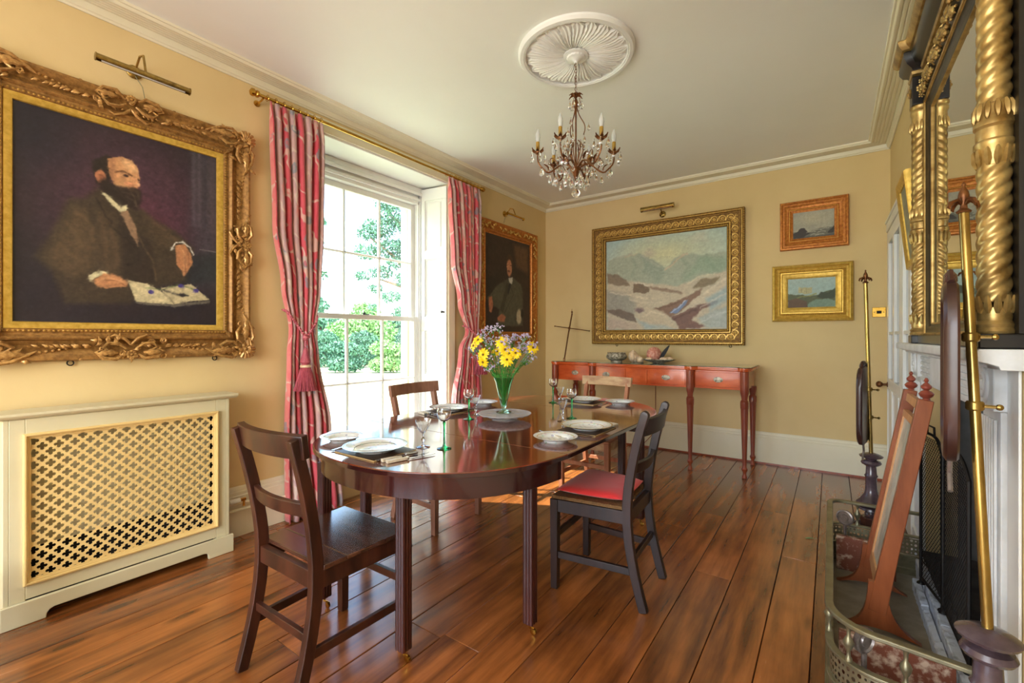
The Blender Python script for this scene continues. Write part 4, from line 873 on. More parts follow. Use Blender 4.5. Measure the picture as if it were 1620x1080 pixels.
# ---- two small landscapes at the right
cs = Canvas(.312, .24, 90, (150, 150, 136), (170, 166, 148), 11); A_ = cs.asp
cs.warp(.05); cs.e((.5, .55), .35, .15, (186, 178, 150), .2, .6); cs.p([(0, 0), (1, 0), (1, .24), (.7, .26), (.35, .16), (0, .2)], (104, 104, 92), .02)
cs.p([(0, 0), (0, .15), (.12, .24), (.2, .3), (.27, .3), (.36, .18), (.42, .13), (.35, .08), (.2, 0)], (56, 50, 46), .012); cs.p([(.84, .08), (.93, .2), (1, .28), (1, .08)], (50, 46, 42), .012)
for x, y in ((.45, .16), (.6, .2), (.7, .14), (.52, .08), (.78, .22), (.66, .06)): cs.s_([(x-.1, y-.01), (x, y+.012), (x+.1, y)], .018, (196, 194, 180), .014, .7)
cs.p([(0, 0), (1, 0), (1, .04), (.5, .02), (0, .05)], (52, 52, 56), .03, .8); cs.dabs(250, 1.6, .7, .16); cs.mottle(.16, 24)
profS = [(0, 0), (0, .034), (.006, .046), (.016, .048), (.026, .040), (.040, .040), (.050, .030), (.066, .024), (.074, .030), (.080, .030), (.084, .020), (.104, .012), (.104, 0)]
PS = picture('seascape_painting', 'small stormy rocky seascape in red-gold frame, upper of the two small paintings', 'small paintings on the back wall', (-.133, YB-.004, 2.253), (1, 0, 0), (0, -1, 0), .522, .447, profS, 'giltred', cs)
obj('leaf_band', beads(G(), .522-.066, .447-.066, .014, .007, .038, (1.2, .7, .7)), 'giltred', PS, kind='stuff')
obj('bead_edge', beads(G(), .522-.156, .447-.156, .010, .004, .030), 'giltbright', PS, kind='stuff')
cr = Canvas(.362, .268, 100, (150, 178, 176), (170, 190, 184), 12)
cr.warp(.04); cr.p([(0, 0), (1, 0), (1, .42), (.8, .4), (.72, .3), (.5, .3), (.2, .33), (0, .36)], (84, 92, 62), .02); cr.p([(.62, .26), (.7, .38), (.85, .36), (1, .46), (1, .22), (.8, .2)], (56, 66, 44), .02)
cr.p([(.22, .38), (.24, .54), (.30, .50), (.36, .52), (.44, .50), (.52, .50), (.52, .36), (.36, .34)], (176, 172, 130), .008); cr.s_([(.3, .48), (.3, .38)], .012, (130, 126, 96), .006); cr.s_([(.4, .48), (.4, .37)], .012, (130, 126, 96), .006)
cr.p([(.4, .0), (.45, .12), (.6, .2), (.85, .2), (1, .15), (1, 0)], (116, 142, 124), .02); cr.p([(0, 0), (0, .2), (.2, .24), (.4, .14), (.42, 0)], (92, 68, 44), .02); cr.s_([(.2, .25), (.45, .3), (.6, .34)], .03, (140, 140, 70), .02, .8)
cr.dabs(300, 1.6, .7, .18); cr.mottle(.18, 24)
profT = [(0, 0), (0, .03), (.006, .042), (.020, .048), (.028, .044), (.036, .030), (.05, .024), (.064, .030), (.072, .040), (.080, .040), (.086, .028), (.104, .022), (.128, .010), (.128, 0)]
PT = picture('landscape_painting', 'small river landscape with ruined castle in gold frame, lower of the two small paintings', 'small paintings on the back wall', (-.149, YB-.004, 1.627), (1, 0, 0), (0, -1, 0), .618, .522, profT, 'giltbright', cr)
obj('bead_edge', beads(G(), .618-.120, .522-.120, .016, .006, .036, (1.3, .6, .7)), 'gilt', PT, kind='stuff')
# ---- narrow gilt picture on the right wall, leaning forward
cn = Canvas(.27, .41, 40, (120, 120, 100), (150, 150, 130), 14); cn.mottle(.3, 12)
mtn = basis((XR-.062, 3.325, 1.86), (0, -1, 0), (-1, 0, -.10))
tN = thing('gilt_framed_picture', 'gilt framed picture seen edge-on, leaning out from right wall beside door', 'painting', mtx=mtn)
obj('frame', G().rframe(.36, .50, [(0, -.02), (0, .0), (.006, .012), (.03, .010), (.05, .002), (.05, -.02)]), 'giltbright', tN); cn.build(tN, -.005); obj('backing_board', G().box(-.16, .16, -.23, .23, -.02, -.012), 'sleg', tN)

# ================================================================ PICTURE LIGHTS
def picture_light(label, origin, u, n, L, r, drop, arm, cable=None, m='brassold'):
    t = thing('picture_light', label, 'picture light', mtx=basis(origin, u, n), group='brass picture lights')
    obj('wall_rose', G().lathe([(.035, 0), (.035, .006), (.024, .014), (.012, .018), (.008, .03)], 14), m, t)
    obj('arm', G().tube([(0, 0, .02), (0, .03, .06), (0, .05, arm*.5), (.0, .035, arm*.8), (.0, drop+r*.8, arm)], .0055, 8), m, t)
    g = G(); k = 14; ring = [(cos(a), sin(a)) for a in [(-50+280*i/k)*pi/180 for i in range(k+1)]]
    R = [[(x, drop+c*0+r*s, arm+r*c) for c, s in ring]+[(x, drop+(r-.003)*s, arm+(r-.003)*c) for c, s in reversed(ring)] for x in (-L/2, L/2)]
    g.loft(R); obj('shade', g, m, t)
    for sx in (-1, 1): obj('end_cap', G().lathe([(r+.002, 0), (r+.002, .004), (.002, .006)], 16, Matrix.Translation((sx*L/2, drop, arm)) @ Matrix.Rotation(sx*pi/2, 4, 'Y')), m, t)
    obj('lamp_tube', G().tube([(-L/2+.02, drop-.008, arm), (L/2-.02, drop-.008, arm)], r*.42, 8), 'lampwhite', t)
    if cable: obj('flex', G().tube(cable, .002, 5), 'brassdull', t)
    return t
picture_light('long brass picture light above large bearded portrait', (XL+.002, .78, 2.61), (0, 1, 0), (1, 0, 0), .375, .017, -.075, .18, [(0, -.02, .012), (.03, -.07, .02), (.045, -.14, .014)])
picture_light('polished brass picture light seen end-on above far-left portrait', (XL+.002, 4.07, 2.60), (0, 1, 0), (1, 0, 0), .30, .016, -.05, .15, [(0, -.02, .012), (-.02, -.05, .02), (-.03, -.11, .012)], m='brass')
picture_light('short brass picture light above large snowy landscape', (-1.50, YB-.002, 2.56), (1, 0, 0), (0, -1, 0), .34, .026, .03, .19, None)

# ================================================================ RADIATOR COVER
rc = thing('radiator_cover', 'cream radiator cover with quatrefoil pierced grille under large portrait', 'radiator cover', (-2.9, .735, 0))
def RB(name, g, m, **k):
    o = obj(name, g, m, rc, **k); o.location = (2.9, -.735, 0); return o
bx = -2.803
g = G().box(XL+.03, bx, 1.145, 1.162, .0, .87).box(XL+.03, bx, .30, .317, 0, .87)
g.box(bx-.018, bx, .317, .365, .0, .87).box(bx-.018, bx, 1.096, 1.145, .0, .87).box(bx-.018, bx, .365, 1.096, .80, .87).box(bx-.018, bx, .365, 1.096, .10, .168)
RB('carcass', g, 'cover', bevel=.002)
prof = [(XL+.031, .872), (bx+.006, .872), (bx+.010, .877), (bx+.020, .880), (bx+.026, .888), (bx+.026, .898), (XL+.031, .898)]
R = [[(px, y, pz) for px, pz in prof] for y in (.265, 1.200)]
RB('top_shelf', G().loft(R), 'cover')
pl = [(y, z) for y, z in [(.29, 0), (.425, 0), (.428, .02), (.436, .032), (.45, .038), (1.03, .038), (1.044, .034), (1.05, .025), (1.052, 0), (1.178, 0), (1.178, .097), (.29, .097)]]
RB('plinth', G().ext([(bx+.001, y, z) for y, z in pl], (.018, 0, 0)), 'cover', bevel=.003)
mt = basis((bx, (.357+1.104)/2, (.16+.807)/2), (0, 1, 0), (1, 0, 0))
g = G().add(G().rframe(.747, .647, [(0, 0), (0, .012), (.004, .016), (.009, .016), (.011, .010), (.016, .008), (.018, .003), (.024, .002), (.024, -.004), (0, -.004)]), mt)
RB('grille_moulding', g, 'grille')
# pierced lattice
gw, gh, pt = .70, .60, .0262; g = G(); nc = 24; hole = []; dia = []
for k in range(nc):
    a = 2*pi*k/nc; dl = (a+pi/4) % (pi/2)-pi/4; d0, rho = .0100, .0072
    rr = d0*cos(dl)+math.sqrt(max(rho*rho-(d0*sin(dl))**2, 1e-9)); hole.append((rr*cos(a), rr*sin(a)))
    q = pt/(abs(cos(a))+abs(sin(a))); dia.append((q*cos(a), q*sin(a)))
bm = bmesh.new()
ni, nj = int(gw/pt/2)+2, int(gh/pt/2)+2; cache = {}
def vv(x, y):
    k = (round(x, 5), round(y, 5))
    if k not in cache: cache[k] = bm.verts.new((x, y, 0))
    return cache[k]
for i in range(-2*ni, 2*ni+1):
    for j in range(-2*nj, 2*nj+1):
        if (i+j) % 2: continue
        cx, cy = i*pt, j*pt
        if abs(cx) > gw/2+pt or abs(cy) > gh/2+pt: continue
        for k in range(nc):
            l = (k+1) % nc; bm.faces.new((vv(cx+dia[k][0], cy+dia[k][1]), vv(cx+dia[l][0], cy+dia[l][1]), vv(cx+hole[l][0], cy+hole[l][1]), vv(cx+hole[k][0], cy+hole[k][1])))
for co_, no in (((gw/2, 0, 0), (1, 0, 0)), ((-gw/2, 0, 0), (-1, 0, 0)), ((0, gh/2, 0), (0, 1, 0)), ((0, -gh/2, 0), (0, -1, 0))):
    bmesh.ops.bisect_plane(bm, geom=bm.verts[:]+bm.edges[:]+bm.faces[:], plane_co=co_, plane_no=no, clear_outer=True)
me = bpy.data.meshes.new('pierced_grille'); bm.to_mesh(me); bm.free(); me.transform(basis((bx-.004, .7305, .4835), (0, 1, 0), (1, 0, 0)))
o = RB('pierced_grille', me, 'grille'); so = o.modifiers.new('thick', 'SOLIDIFY'); so.thickness = .004; so.offset = -1
RB('radiator', G().box(XL+.06, XL+.10, .36, 1.10, .29, .84), 'cover', bevel=.006)
RB('inner_shadow_board', G().box(XL+.031, XL+.035, .32, 1.14, .0, .86), 'soot_and_shade')  # added dark board, its colour stands in for the shade inside the cover
# valve and pipes to the right of the cover
rv = thing('radiator_valve', 'small white radiator valve beside the radiator cover', 'valve', (XL+.075, 1.24, .235))
obj('valve_head', G().lathe([(.004, -.03), (.014, -.028), (.015, .02), (.012, .03), (.003, .032)], 12, Matrix.Rotation(pi/2, 4, 'X')), 'white', rv)
obj('valve_body', G().lathe([(.009, 0), (.009, .03)], 10, Matrix.Translation((0, .03, 0)) @ Matrix.Rotation(-pi/2, 4, 'X')).tube([(0, .05, 0), (0, .05, -.04)], .007, 8), 'brass', rv)
pp = obj('heating_pipe', G().tube([(XL+.058, 1.17, .172), (XL+.058, 1.62, .172)], .0095, 8).tube([(XL+.058, 1.17, .21), (XL+.058, 1.42, .21), (XL+.058, 1.43, .20), (XL+.058, 1.43, .172)], .008, 8), 'cream')
tag(pp, 'cream painted heating pipes running along left skirting beside radiator cover', 'pipe')

# ================================================================ DINING TABLE
TZ = .735; TX, TA, TB, TY0, TY1 = -1.54, .65, .69, 1.735, 2.655; J0, J1 = 1.655, 2.735
tb = thing('dining_table', 'long polished mahogany dining table with D-shaped ends', 'table', (TX, 2.195, 0))
def TT(name, g, m, par=None, **k):
    o = obj(name, g, m, par or tb, **k)
    if par is None: o.location = (-TX, -2.195, 0)
    return o
def dend(s, inset=0, n=40):
    c = TY0 if s < 0 else TY1; P = []
    for i in range(n+1):
        a = pi+pi*i/n if s < 0 else pi*i/n
        x, y = cos(a), sin(a); nn = 2.25; q = (abs(x)**nn+abs(y)**nn)**(-1/nn); P.append((TX+(TA-inset)*x*q, c+(TB-inset)*y*q))
    J = J0 if s < 0 else J1
    P = [p for p in P if (p[1] < J-.001 if s < 0 else p[1] > J+.001)]
    return [(TX+s*(-1)*(-(TA-inset)), J)]*0+P, J
def slab(pts, z0, z1, ch=.004):
    cx = sum(p[0] for p in pts)/len(pts); cy = sum(p[1] for p in pts)/len(pts)
    def off(d): return [(x+(cx-x)*d/max(.01, math.hypot(cx-x, cy-y)), y+(cy-y)*d/max(.01, math.hypot(cx-x, cy-y))) for x, y in pts]
    a = off(ch); b = pts
    return G().loft([[(x, y, z0) for x, y in a], [(x, y, z0+ch) for x, y in b], [(x, y, z1-ch) for x, y in b], [(x, y, z1) for x, y in a]])
for s in (-1, 1):
    P, J = dend(s)
    if s < 0: P = [(TX-TA, J-.0008)]+P+[(TX+TA, J-.0008)]
    else: P = [(TX+TA, J+.0008)]+P+[(TX-TA, J+.0008)]
    TT('tabletop_end', slab(P, TZ-.021, TZ, .003), 'table')
    c_ = [(TX+(x-TX)*1.0018, y+(-.001 if s < 0 else .001)*(1 if abs(y-J) > .01 else 0)) for x, y in P]
    TT('edge_band', G().path_bar([(x, y, TZ-.0112) for x, y in c_], .0150, .003, side=(0, 0, 1)), 'tabletopedge', sharp=60)
    P, J = dend(s, .028); n = len(P); Q, _ = dend(s, .050)
    g = G(); top = TZ-.021; bt = .628
    R = [[(p[0], p[1], bt), (p[0], p[1], top), (q[0], q[1], top), (q[0], q[1], bt)] for p, q in zip(P, Q)]
    g.loft(R); g.box(TX-TA+.03, TX+TA-.03, J-.022 if s < 0 else J+.002, J-.002 if s < 0 else J+.022, bt, top)
    TT('apron', g, 'mahog')
for sx in (-1, 1): TT('edge_band', G().box(TX+sx*TA-.001, TX+sx*TA+.0015, J0+.001, J1-.001, TZ-.0188, TZ-.0036), 'tabletopedge')
TT('table_leaf', slab([(TX-TA, J0+.0008), (TX+TA, J0+.0008), (TX+TA, J1-.0008), (TX-TA, J1-.0008)], TZ-.021, TZ, .003), 'table')
for sx in (-.33, .33): TT('bearer', G().box(TX+sx-.02, TX+sx+.02, J0+.003, J1-.003, .66, TZ-.0215), 'tleg')
for lx, ly in ((-1.306, 1.140), (-1.862, 1.165), (-1.005, 1.545), (-2.075, 1.545), (-1.280, 3.225), (-1.800, 3.225), (-1.005, 2.845), (-2.075, 2.845)):
    g = G(); w = .0215; pr = []
    for k in range(7): xx = -w+2*w*k/6; pr.append((xx, -w-(.003 if k % 2 else 0)))
    for k in range(1, 7): xx = -w+2*w*k/6; pr.append((w+(.003 if k % 2 else 0), xx))
    pr += [(-w, w)]
    g.ext([(x, y, .055) for x, y in pr], (0, 0, .628-.055+.03))
    lg = TT('leg', g, 'tleg'); lg.location = (lx-TX, ly-2.195, 0)
    cs_ = G().lathe([(.015, .055), (.015, .048), (.010, .044), (.005, .040), (.005, .03)], 10).tube([(0, 0, .034), (.012, .006, .030), (.014, .010, .014)], .004, 6)
    cs_.lathe([(.003, -.006), (.013, -.005), (.013, .005), (.003, .006)], 12, Matrix.Translation((.010, .010, .0135)) @ Matrix.Rotation(pi/2, 4, 'X'))
    obj('castor', cs_, 'brass', lg)

# ================================================================ CHAIRS
def chair(name, label, group, loc, rz, mw, ms, style, wf=.425, wb=.365, dp=.385, H=.885, mleg=None, seatmat='wood', zt=.0):
    """local: sitter faces +Y; origin on the floor under the seat centre"""
    t = thing(name, label, 'chair', loc, rz, group); mleg = mleg or mw; sz = .45
    yf, yb = dp/2-.018, -dp/2+.018; xf, xb = wf/2-.019, wb/2-.016
    for s in (-1, 1):
        obj('leg', G().beam((s*xf, yf, 0), (s*xf, yf, sz-.015), .034, .034, .040, .040), mleg, t, bevel=.003)
        top = H if style == 'between' else H-.012
        pts = bez((s*xb, yb-.075, 0), (s*xb, yb-.03, .16), (s*xb, yb+.004, .30), (s*xb, yb, .45), 6)+bez((s*xb, yb, .45), (s*xb, yb-.004, .56), (s*(xb+.006), yb-.035, .72), (s*(xb+.010), yb-.085, top), 8)[1:]
        n = len(pts); dd = [.042-.004*abs(i-6)/6 for i in range(n)]; ww = [.030]*n
        if style == 'between': pts += [(s*(xb+.010), yb-.088, top+.008), (s*(xb+.010), yb-.090, top+.013)]; dd += [.026, .012]; ww += [.028, .022]
        obj('back_post', G().path_bar(pts, ww, dd), mleg, t, bevel=.003, sharp=50)
    def rail(z, h, w, y, bow, th, nm, m, ext=0):
        P = []; n = 10
        for i in range(n+1): q = 2*i/n-1; P.append((q*(w/2+ext), y-bow*(1-q*q), z))
        return obj(nm, G().path_bar(P, h, th, side=(0, -.16, 1)), m, t, bevel=.003, sharp=50)
    if style == 'over': rail(H-.040, .080, 2*(xb+.010)+.030, yb-.055, .034, .026, 'top_rail', mw, .008)
    elif style == 'plain': rail(H-.038, .076, 2*(xb+.010)+.030, yb-.055, .036, .022, 'top_rail', mw, .020)
    else: rail(H-.060, .078, 2*(xb+.006), yb-.078, .024, .020, 'top_rail', mw)
    rail(.645 if style != 'between' else .625, .050, 2*(xb-.008), yb-.022, .026, .018, 'cross_rail', mw)
    # seat rails
    g = G().beam((-xf, yf, sz-.045), (xf, yf, sz-.045), .030, .060, side=(0, 1, 0)).beam((-xb, yb, sz-.045), (xb, yb, sz-.045), .026, .060, side=(0, 1, 0))
    for s in (-1, 1): g.beam((s*xf, yf, sz-.045), (s*xb, yb, sz-.045), .028, .060, side=(1, 0, 0))
    obj('seat_rail', g, mw, t, bevel=.002)
    fy, by = dp/2+.006, -dp/2+.036; 
    if seatmat == 'rush':
        g = G(); n = 16
        R = []
        for i in range(n+1):
            y = by+(fy-.012-by)*i/n; w = wb/2+(wf-wb)/2*i/n-.004; R.append([(-w, y, sz-.012), (-w, y, sz+.002+.002*(i % 2)), (0, y, sz-.004+.002*(i % 2)), (w, y, sz+.002+.002*(i % 2)), (w, y, sz-.012)])
        obj('rush_seat', G().loft(R), ms, t)
    else:
        yy = by+.085
        wy = lambda y: wb/2+(wf-wb)*(y-by)/(fy-by)/2+.004
        obj('seat', G().ext([(-wy(yy+.002), yy+.0015, sz-.014), (wy(yy+.002), yy+.0015, sz-.014), (wy(fy), fy, sz-.014), (-wy(fy), fy, sz-.014)], (0, 0, .016)), ms, t, bevel=.004)
        obj('seat_back_board', G().ext([(-wy(by), by, sz-.014), (wy(by), by, sz-.014), (wy(yy), yy, sz-.014), (-wy(yy), yy, sz-.014)], (0, 0, .016)), ms, t, bevel=.002)
    for s in (-1, 1): obj('stretcher', G().beam((s*xf, yf, .165), (s*xb, yb-.022, .165), .018, .032), mleg, t, bevel=.002)
    obj('stretcher', G().beam((-xf*.98, yf, .255), (xf*.98, yf, .255), .018, .030, side=(0, 1, 0)), mleg, t, bevel=.002)
    obj('stretcher', G().beam((-xb, yb-.02, .215), (xb, yb-.02, .215), .018, .030, side=(0, 1, 0)), mleg, t, bevel=.002)
    return t
grp = 'dining chairs around the table'
chair('dining_chair', 'dark oak chair with solid wooden seat at near end of table', grp, (-1.590, 1.030, 0), radians(1), 'chairA', 'chairAseat', 'over', wf=.425, wb=.385, dp=.40, H=.905)
chair('dining_chair', 'near-black chair with red cushion on its rush seat, right side of table', grp, (-.935, 2.12, 0), radians(93), 'chairB', 'rush', 'between', wf=.43, wb=.37, dp=.385, H=.88, seatmat='rush')
chair('dining_chair', 'brown oak chair pushed in on window side of table', grp, (-2.17, 2.20, 0), radians(-91), 'chairC', 'chairC', 'plain', wf=.45, wb=.385, dp=.39, H=.895)
chair('dining_chair', 'pale bleached wooden chair at far end of table near sideboard', grp, (-1.535, 3.29, 0), radians(180), 'chairD', 'chairDleg', 'plain', wf=.42, wb=.38, dp=.40, H=.89, mleg='chairDleg')
# seat cushion
g = G(); n = 12; R = []
for i in range(n+1):
    u = -1+2*i/n; ring = []
    for j in range(24):
        pass
N_ = 20
cu = G(); top = []; bot = []
for i in range(N_+1):
    for j in range(N_+1):
        a, b = -1+2*i/N_, -1+2*j/N_; e = max(0, 1-max(abs(a), abs(b))**3.0); e2 = (1-abs(a)**5)*(1-abs(b)**5)
        x, y = a*(.185+.018*b)*(1-.04*b*b*abs(a)), b*.165*(1-.03*a*a)
        h = .022*max(0, e2)**.6
        top.append((x, y, .024+h+.002*vn(a*3, b*3, 5))); bot.append((x, y, .022-h*.85))
K = N_+1; cu.v = top+bot
for i in range(N_):
    for j in range(N_):
        a = i*K+j; cu.f += [(a, a+K, a+K+1, a+1), (K*K+a, K*K+a+1, K*K+a+K+1, K*K+a+K)]
for i in range(N_):
    for (a, b) in ((i*K, (i+1)*K), (i*K+N_, (i+1)*K+N_), (i, i+1), (N_*K+i, N_*K+i+1)): cu.f.append((a, b, K*K+b, K*K+a))
q = obj('seat_cushion', cu, 'red', loc=(-.945, 2.125, .453), rot=(0, 0, radians(93)), sharp=60)
tag(q, 'thin bright red cushion on the near-black chair', 'cushion')

# ================================================================ SIDEBOARD
sb = thing('sideboard', 'long reddish mahogany serving table with four turned front legs against back wall', 'sideboard', (-1.55, 4.60, 0))
def SS(name, g, m, par=None, **k):
    o = obj(name, g, m, par or sb, **k)
    if par is None: o.location = (1.55, -4.60, 0)
    return o
LX = [-2.49, -2.04, -1.06, -.61]; ybk = 4.87
def fronty(x):       # bow of centre section
    if -2.04 < x < -1.06: return 4.325-.035*cos(pi*(x+1.55)/.98)
    return 4.345
def outline(off, n=36):
    P = []
    xs_ = [-2.545+i*(1.99)/n for i in range(n+1)]
    for x in xs_:
        y = fronty(x)-off
        for lx in LX:
            if abs(x-lx) < .045: y = min(y, 4.33-off-math.sqrt(max(.045**2-(x-lx)**2, 0))*.8)
        P.append((x, y))
    return P
P = outline(0, 90); P = [(-2.545-.0, ybk)]+P+[(-.555, ybk)]
def zed(z, d, P): 
    return [(x+(-d if x < -2.5 else d if x > -.6 else 0), y-(d if y < ybk else 0), z) for x, y in P]
g = G().loft([zed(.918, -.012, P), zed(.926, -.004, P), zed(.934, -.004, P), zed(.938, 0, P), zed(.950, 0, P)])
SS('top', g, 'side', sharp=30)
SS('glass_sheet', G().loft([zed(.9505, -.008, P), zed(.956, -.008, P)]), 'green_sheet')
P2 = [(x, y+.028) for x, y in P if -2.50 < x < -.60]
g = G().loft([[(-2.50, ybk-.01, z)]+[(x, y, z) for x, y in [(a, fronty(a)+.018) for a in [-2.50+i*1.90/60 for i in range(61)]]]+[(-.60, ybk-.01, z)] for z in (.755, .917)])
SS('carcass', g, 'side', sharp=30)
def drawer(x0, x1, hx=None, nm='drawer'):
    n = 12; xs_ = [x0+(x1-x0)*i/n for i in range(n+1)]
    pts = [[(x, fronty(x)+.012, z) for x in xs_] for z in (.772, .905)]
    g = G().loft([[(x, fronty(x)+.013, .772), (x, fronty(x)+.009, .774), (x, fronty(x)+.009, .903), (x, fronty(x)+.013, .905), (x, fronty(x)+.03, .905), (x, fronty(x)+.03, .772)] for x in xs_])
    d = SS(nm, g, 'side'); 
    if hx is not None:
        y = fronty(hx)+.008
        mth = Matrix.Translation((hx, y, .838)) @ Matrix.Rotation(pi/2, 4, 'X')
        h = G().lathe([(.040, 0), (.040, .002), (.034, .004), (.020, .0035), (.018, .006), (.004, .007)], 20, mth, sx=1, sy=.62)
        h.tube([(hx+.026*cos(a), y-.008-.004*sin(a), .836-.020*sin(a)) for a in [pi*k/10 for k in range(11)]], .0028, 6)
        hh = obj('drawer_pull', h, 'pewter', d)
drawer(-2.445, -2.085, -2.255); drawer(-1.995, -1.672, -1.878); drawer(-1.655, -1.452, None, 'frieze_panel'); drawer(-1.435, -1.105, -1.275); drawer(-1.015, -.655, -.825)
legp = [(.020, 0), (.022, .012), (.014, .03), (.013, .05), (.024, .07), (.026, .082), (.018, .095), (.0165, .11)]
legq = [(.0165, .11), (.030, .585), (.031, .60)]
for i, lx in enumerate(LX):
    ly = 4.335
    a = SS('leg', G().lathe([(.031, .60), (.033, .603), (.034, .655), (.030, .66), (.033, .664), (.024, .675), (.026, .70), (.034, .735), (.035, .75), (.035, .917)], 20), 'sleg'); a.location = (lx+1.55, ly-4.6, 0); obj('turned_foot', G().lathe(legp, 16), 'sleg', a)
    g = G(); R = []
    for z in [.11+.49*k/8 for k in range(9)]:
        r0 = .0165+(.031-.0165)*(z-.11)/.49; R.append([(r0*(1-.10*(j % 2))*cos(2*pi*j/24), r0*(1-.10*(j % 2))*sin(2*pi*j/24), z) for j in range(24)])
    obj('reeded_shaft', G().loft(R), 'sleg', a, sharp=60)
for lx in (-2.49, -.61):
    a = SS('leg', G().lathe(legp+[(.030, .60), (.033, .603), (.034, .655), (.024, .67), (.034, .73), (.034, .754)], 16), 'sleg'); a.location = (lx+1.55, 4.83-4.6, 0)

# ================================================================ CURTAINS
def curtain(name, label, prof, npl, flip, tie_z, seed):
    """prof: [(z, y0, y1, depth)] ; cloth pleated into npl folds"""
    r = random.Random(seed); nu, nv = npl*10, 64; zs = [p[0] for p in prof]
    def at(z):
        for a, b in zip(prof, prof[1:]):
            if b[0] <= z <= a[0]:
                t = (a[0]-z)/(a[0]-b[0]); t = t*t*(3-2*t); return [a[k]+(b[k]-a[k])*t for k in (1, 2, 3)]
        return prof[-1][1:]
    amp = [r.uniform(.7, 1.25) for _ in range(npl+1)]; ph = [r.uniform(-.25, .25) for _ in range(npl+1)]
    g = G(); uvs = []
    for j in range(nv+1):
        z = prof[0][0]+(prof[-1][0]-prof[0][0])*j/nv; y0, y1, d = at(z)
        hd = min(1, (prof[0][0]-z)/.12)
        for i in range(nu+1):
            u = i/nu; k = u*npl; ki = min(int(k), npl-1); a = amp[ki]+(amp[ki+1]-amp[ki])*(k-ki)
            w = cos(2*pi*k+ph[ki])*a
            sq = (abs(w)**.75)*(1 if w > 0 else -1)
            y = y0+(y1-y0)*u+.012*sin(4*pi*k)*(y1-y0)/npl/.06*.6+.004*sin(3*z+k)
            x = -2.895+d*sq*(.45+.55*hd)+.012*vn(u*6, z*1.5, seed)
            g.v.append((x, y, z)); uvs.append((u*1.35, z))
    for j in range(nv):
        for i in range(nu):
            a = j*(nu+1)+i; g.f.append((a, a+1, a+nu+2, a+nu+1))
    t = thing(name, label, 'curtain', (-2.895, (prof[-1][1]+prof[-1][2])/2, 0), group='window curtains')
    off = (2.895, -(prof[-1][1]+prof[-1][2])/2, 0)
    me = bpy.data.meshes.new('drape'); me.from_pydata(g.v, [], g.f); me.polygons.foreach_set('use_smooth', [True]*len(me.polygons))
    uvl = me.uv_layers.new(name='UVMap'); idx = np.zeros(len(me.loops), int); me.loops.foreach_get('vertex_index', idx)
    uvl.data.foreach_set('uv', np.array(uvs, dtype=np.float32)[idx].ravel())
    o = obj('drape', me, 'curtain', t, loc=off); so = o.modifiers.new('cloth', 'SOLIDIFY'); so.thickness = .003
    # heading tape with pinch pleats and rings on the pole
    for k in range(npl+1):
        y = prof[0][1]+(prof[0][2]-prof[0][1])*(k+.0)/npl
        obj('curtain_ring', G().tube([(-2.905+.019*cos(a), y, 2.728+.019*sin(a)) for a in [q*pi/6 for q in range(12)]], .0022, 5, loop=True), 'brass', t, loc=off)
    return t
cL = curtain('curtain', 'left pink and blue floral curtain tied back with tasselled cord beside large portrait',
    [(2.705, 1.425, 1.79, .030), (2.55, 1.43, 1.79, .034), (1.95, 1.455, 1.785, .036), (1.55, 1.515, 1.77, .032), (1.27, 1.565, 1.735, .024), (1.1, 1.55, 1.76, .028), (.6, 1.53, 1.84, .036), (.012, 1.535, 1.93, .042)], 7, 0, 1.25, 2)
cR = curtain('curtain', 'right pink and blue floral curtain tied back with tasselled cord, far side of window',
    [(2.705, 3.05, 3.50, .030), (2.55, 3.06, 3.50, .034), (1.95, 3.11, 3.49, .036), (1.55, 3.21, 3.48, .032), (1.27, 3.32, 3.47, .024), (1.1, 3.22, 3.48, .028), (.6, 3.12, 3.51, .036), (.012, 3.06, 3.54, .042)], 8, 0, 1.25, 5)
cp_ = thing('curtain_pole', 'thin brass curtain pole with ball finials running over the window', 'curtain pole', (-2.905, 2.46, 2.728))
obj('pole', G().tube([(0, -1.085, 0), (0, 1.085, 0)], .0105, 10), 'brass', cp_)
for s in (-1, 1):
    obj('finial', G().lathe([(.012, 0), (.020, .004), (.022, .016), (.016, .022), (.024, .034), (.022, .048), (.008, .056)], 12, Matrix.Translation((0, s*1.085, 0)) @ Matrix.Rotation(-s*pi/2, 4, 'X')), 'brass', cp_)
    obj('bracket', G().tube([(0, s*1.06, -.012), (-.03, s*1.06, -.02), (-.082, s*1.06, -.02)], .006, 6).lathe([(.020, 0), (.020, .004)], 10, Matrix.Translation((-.084, s*1.06, -.02)) @ Matrix.Rotation(pi/2, 4, 'Y')), 'brass', cp_)
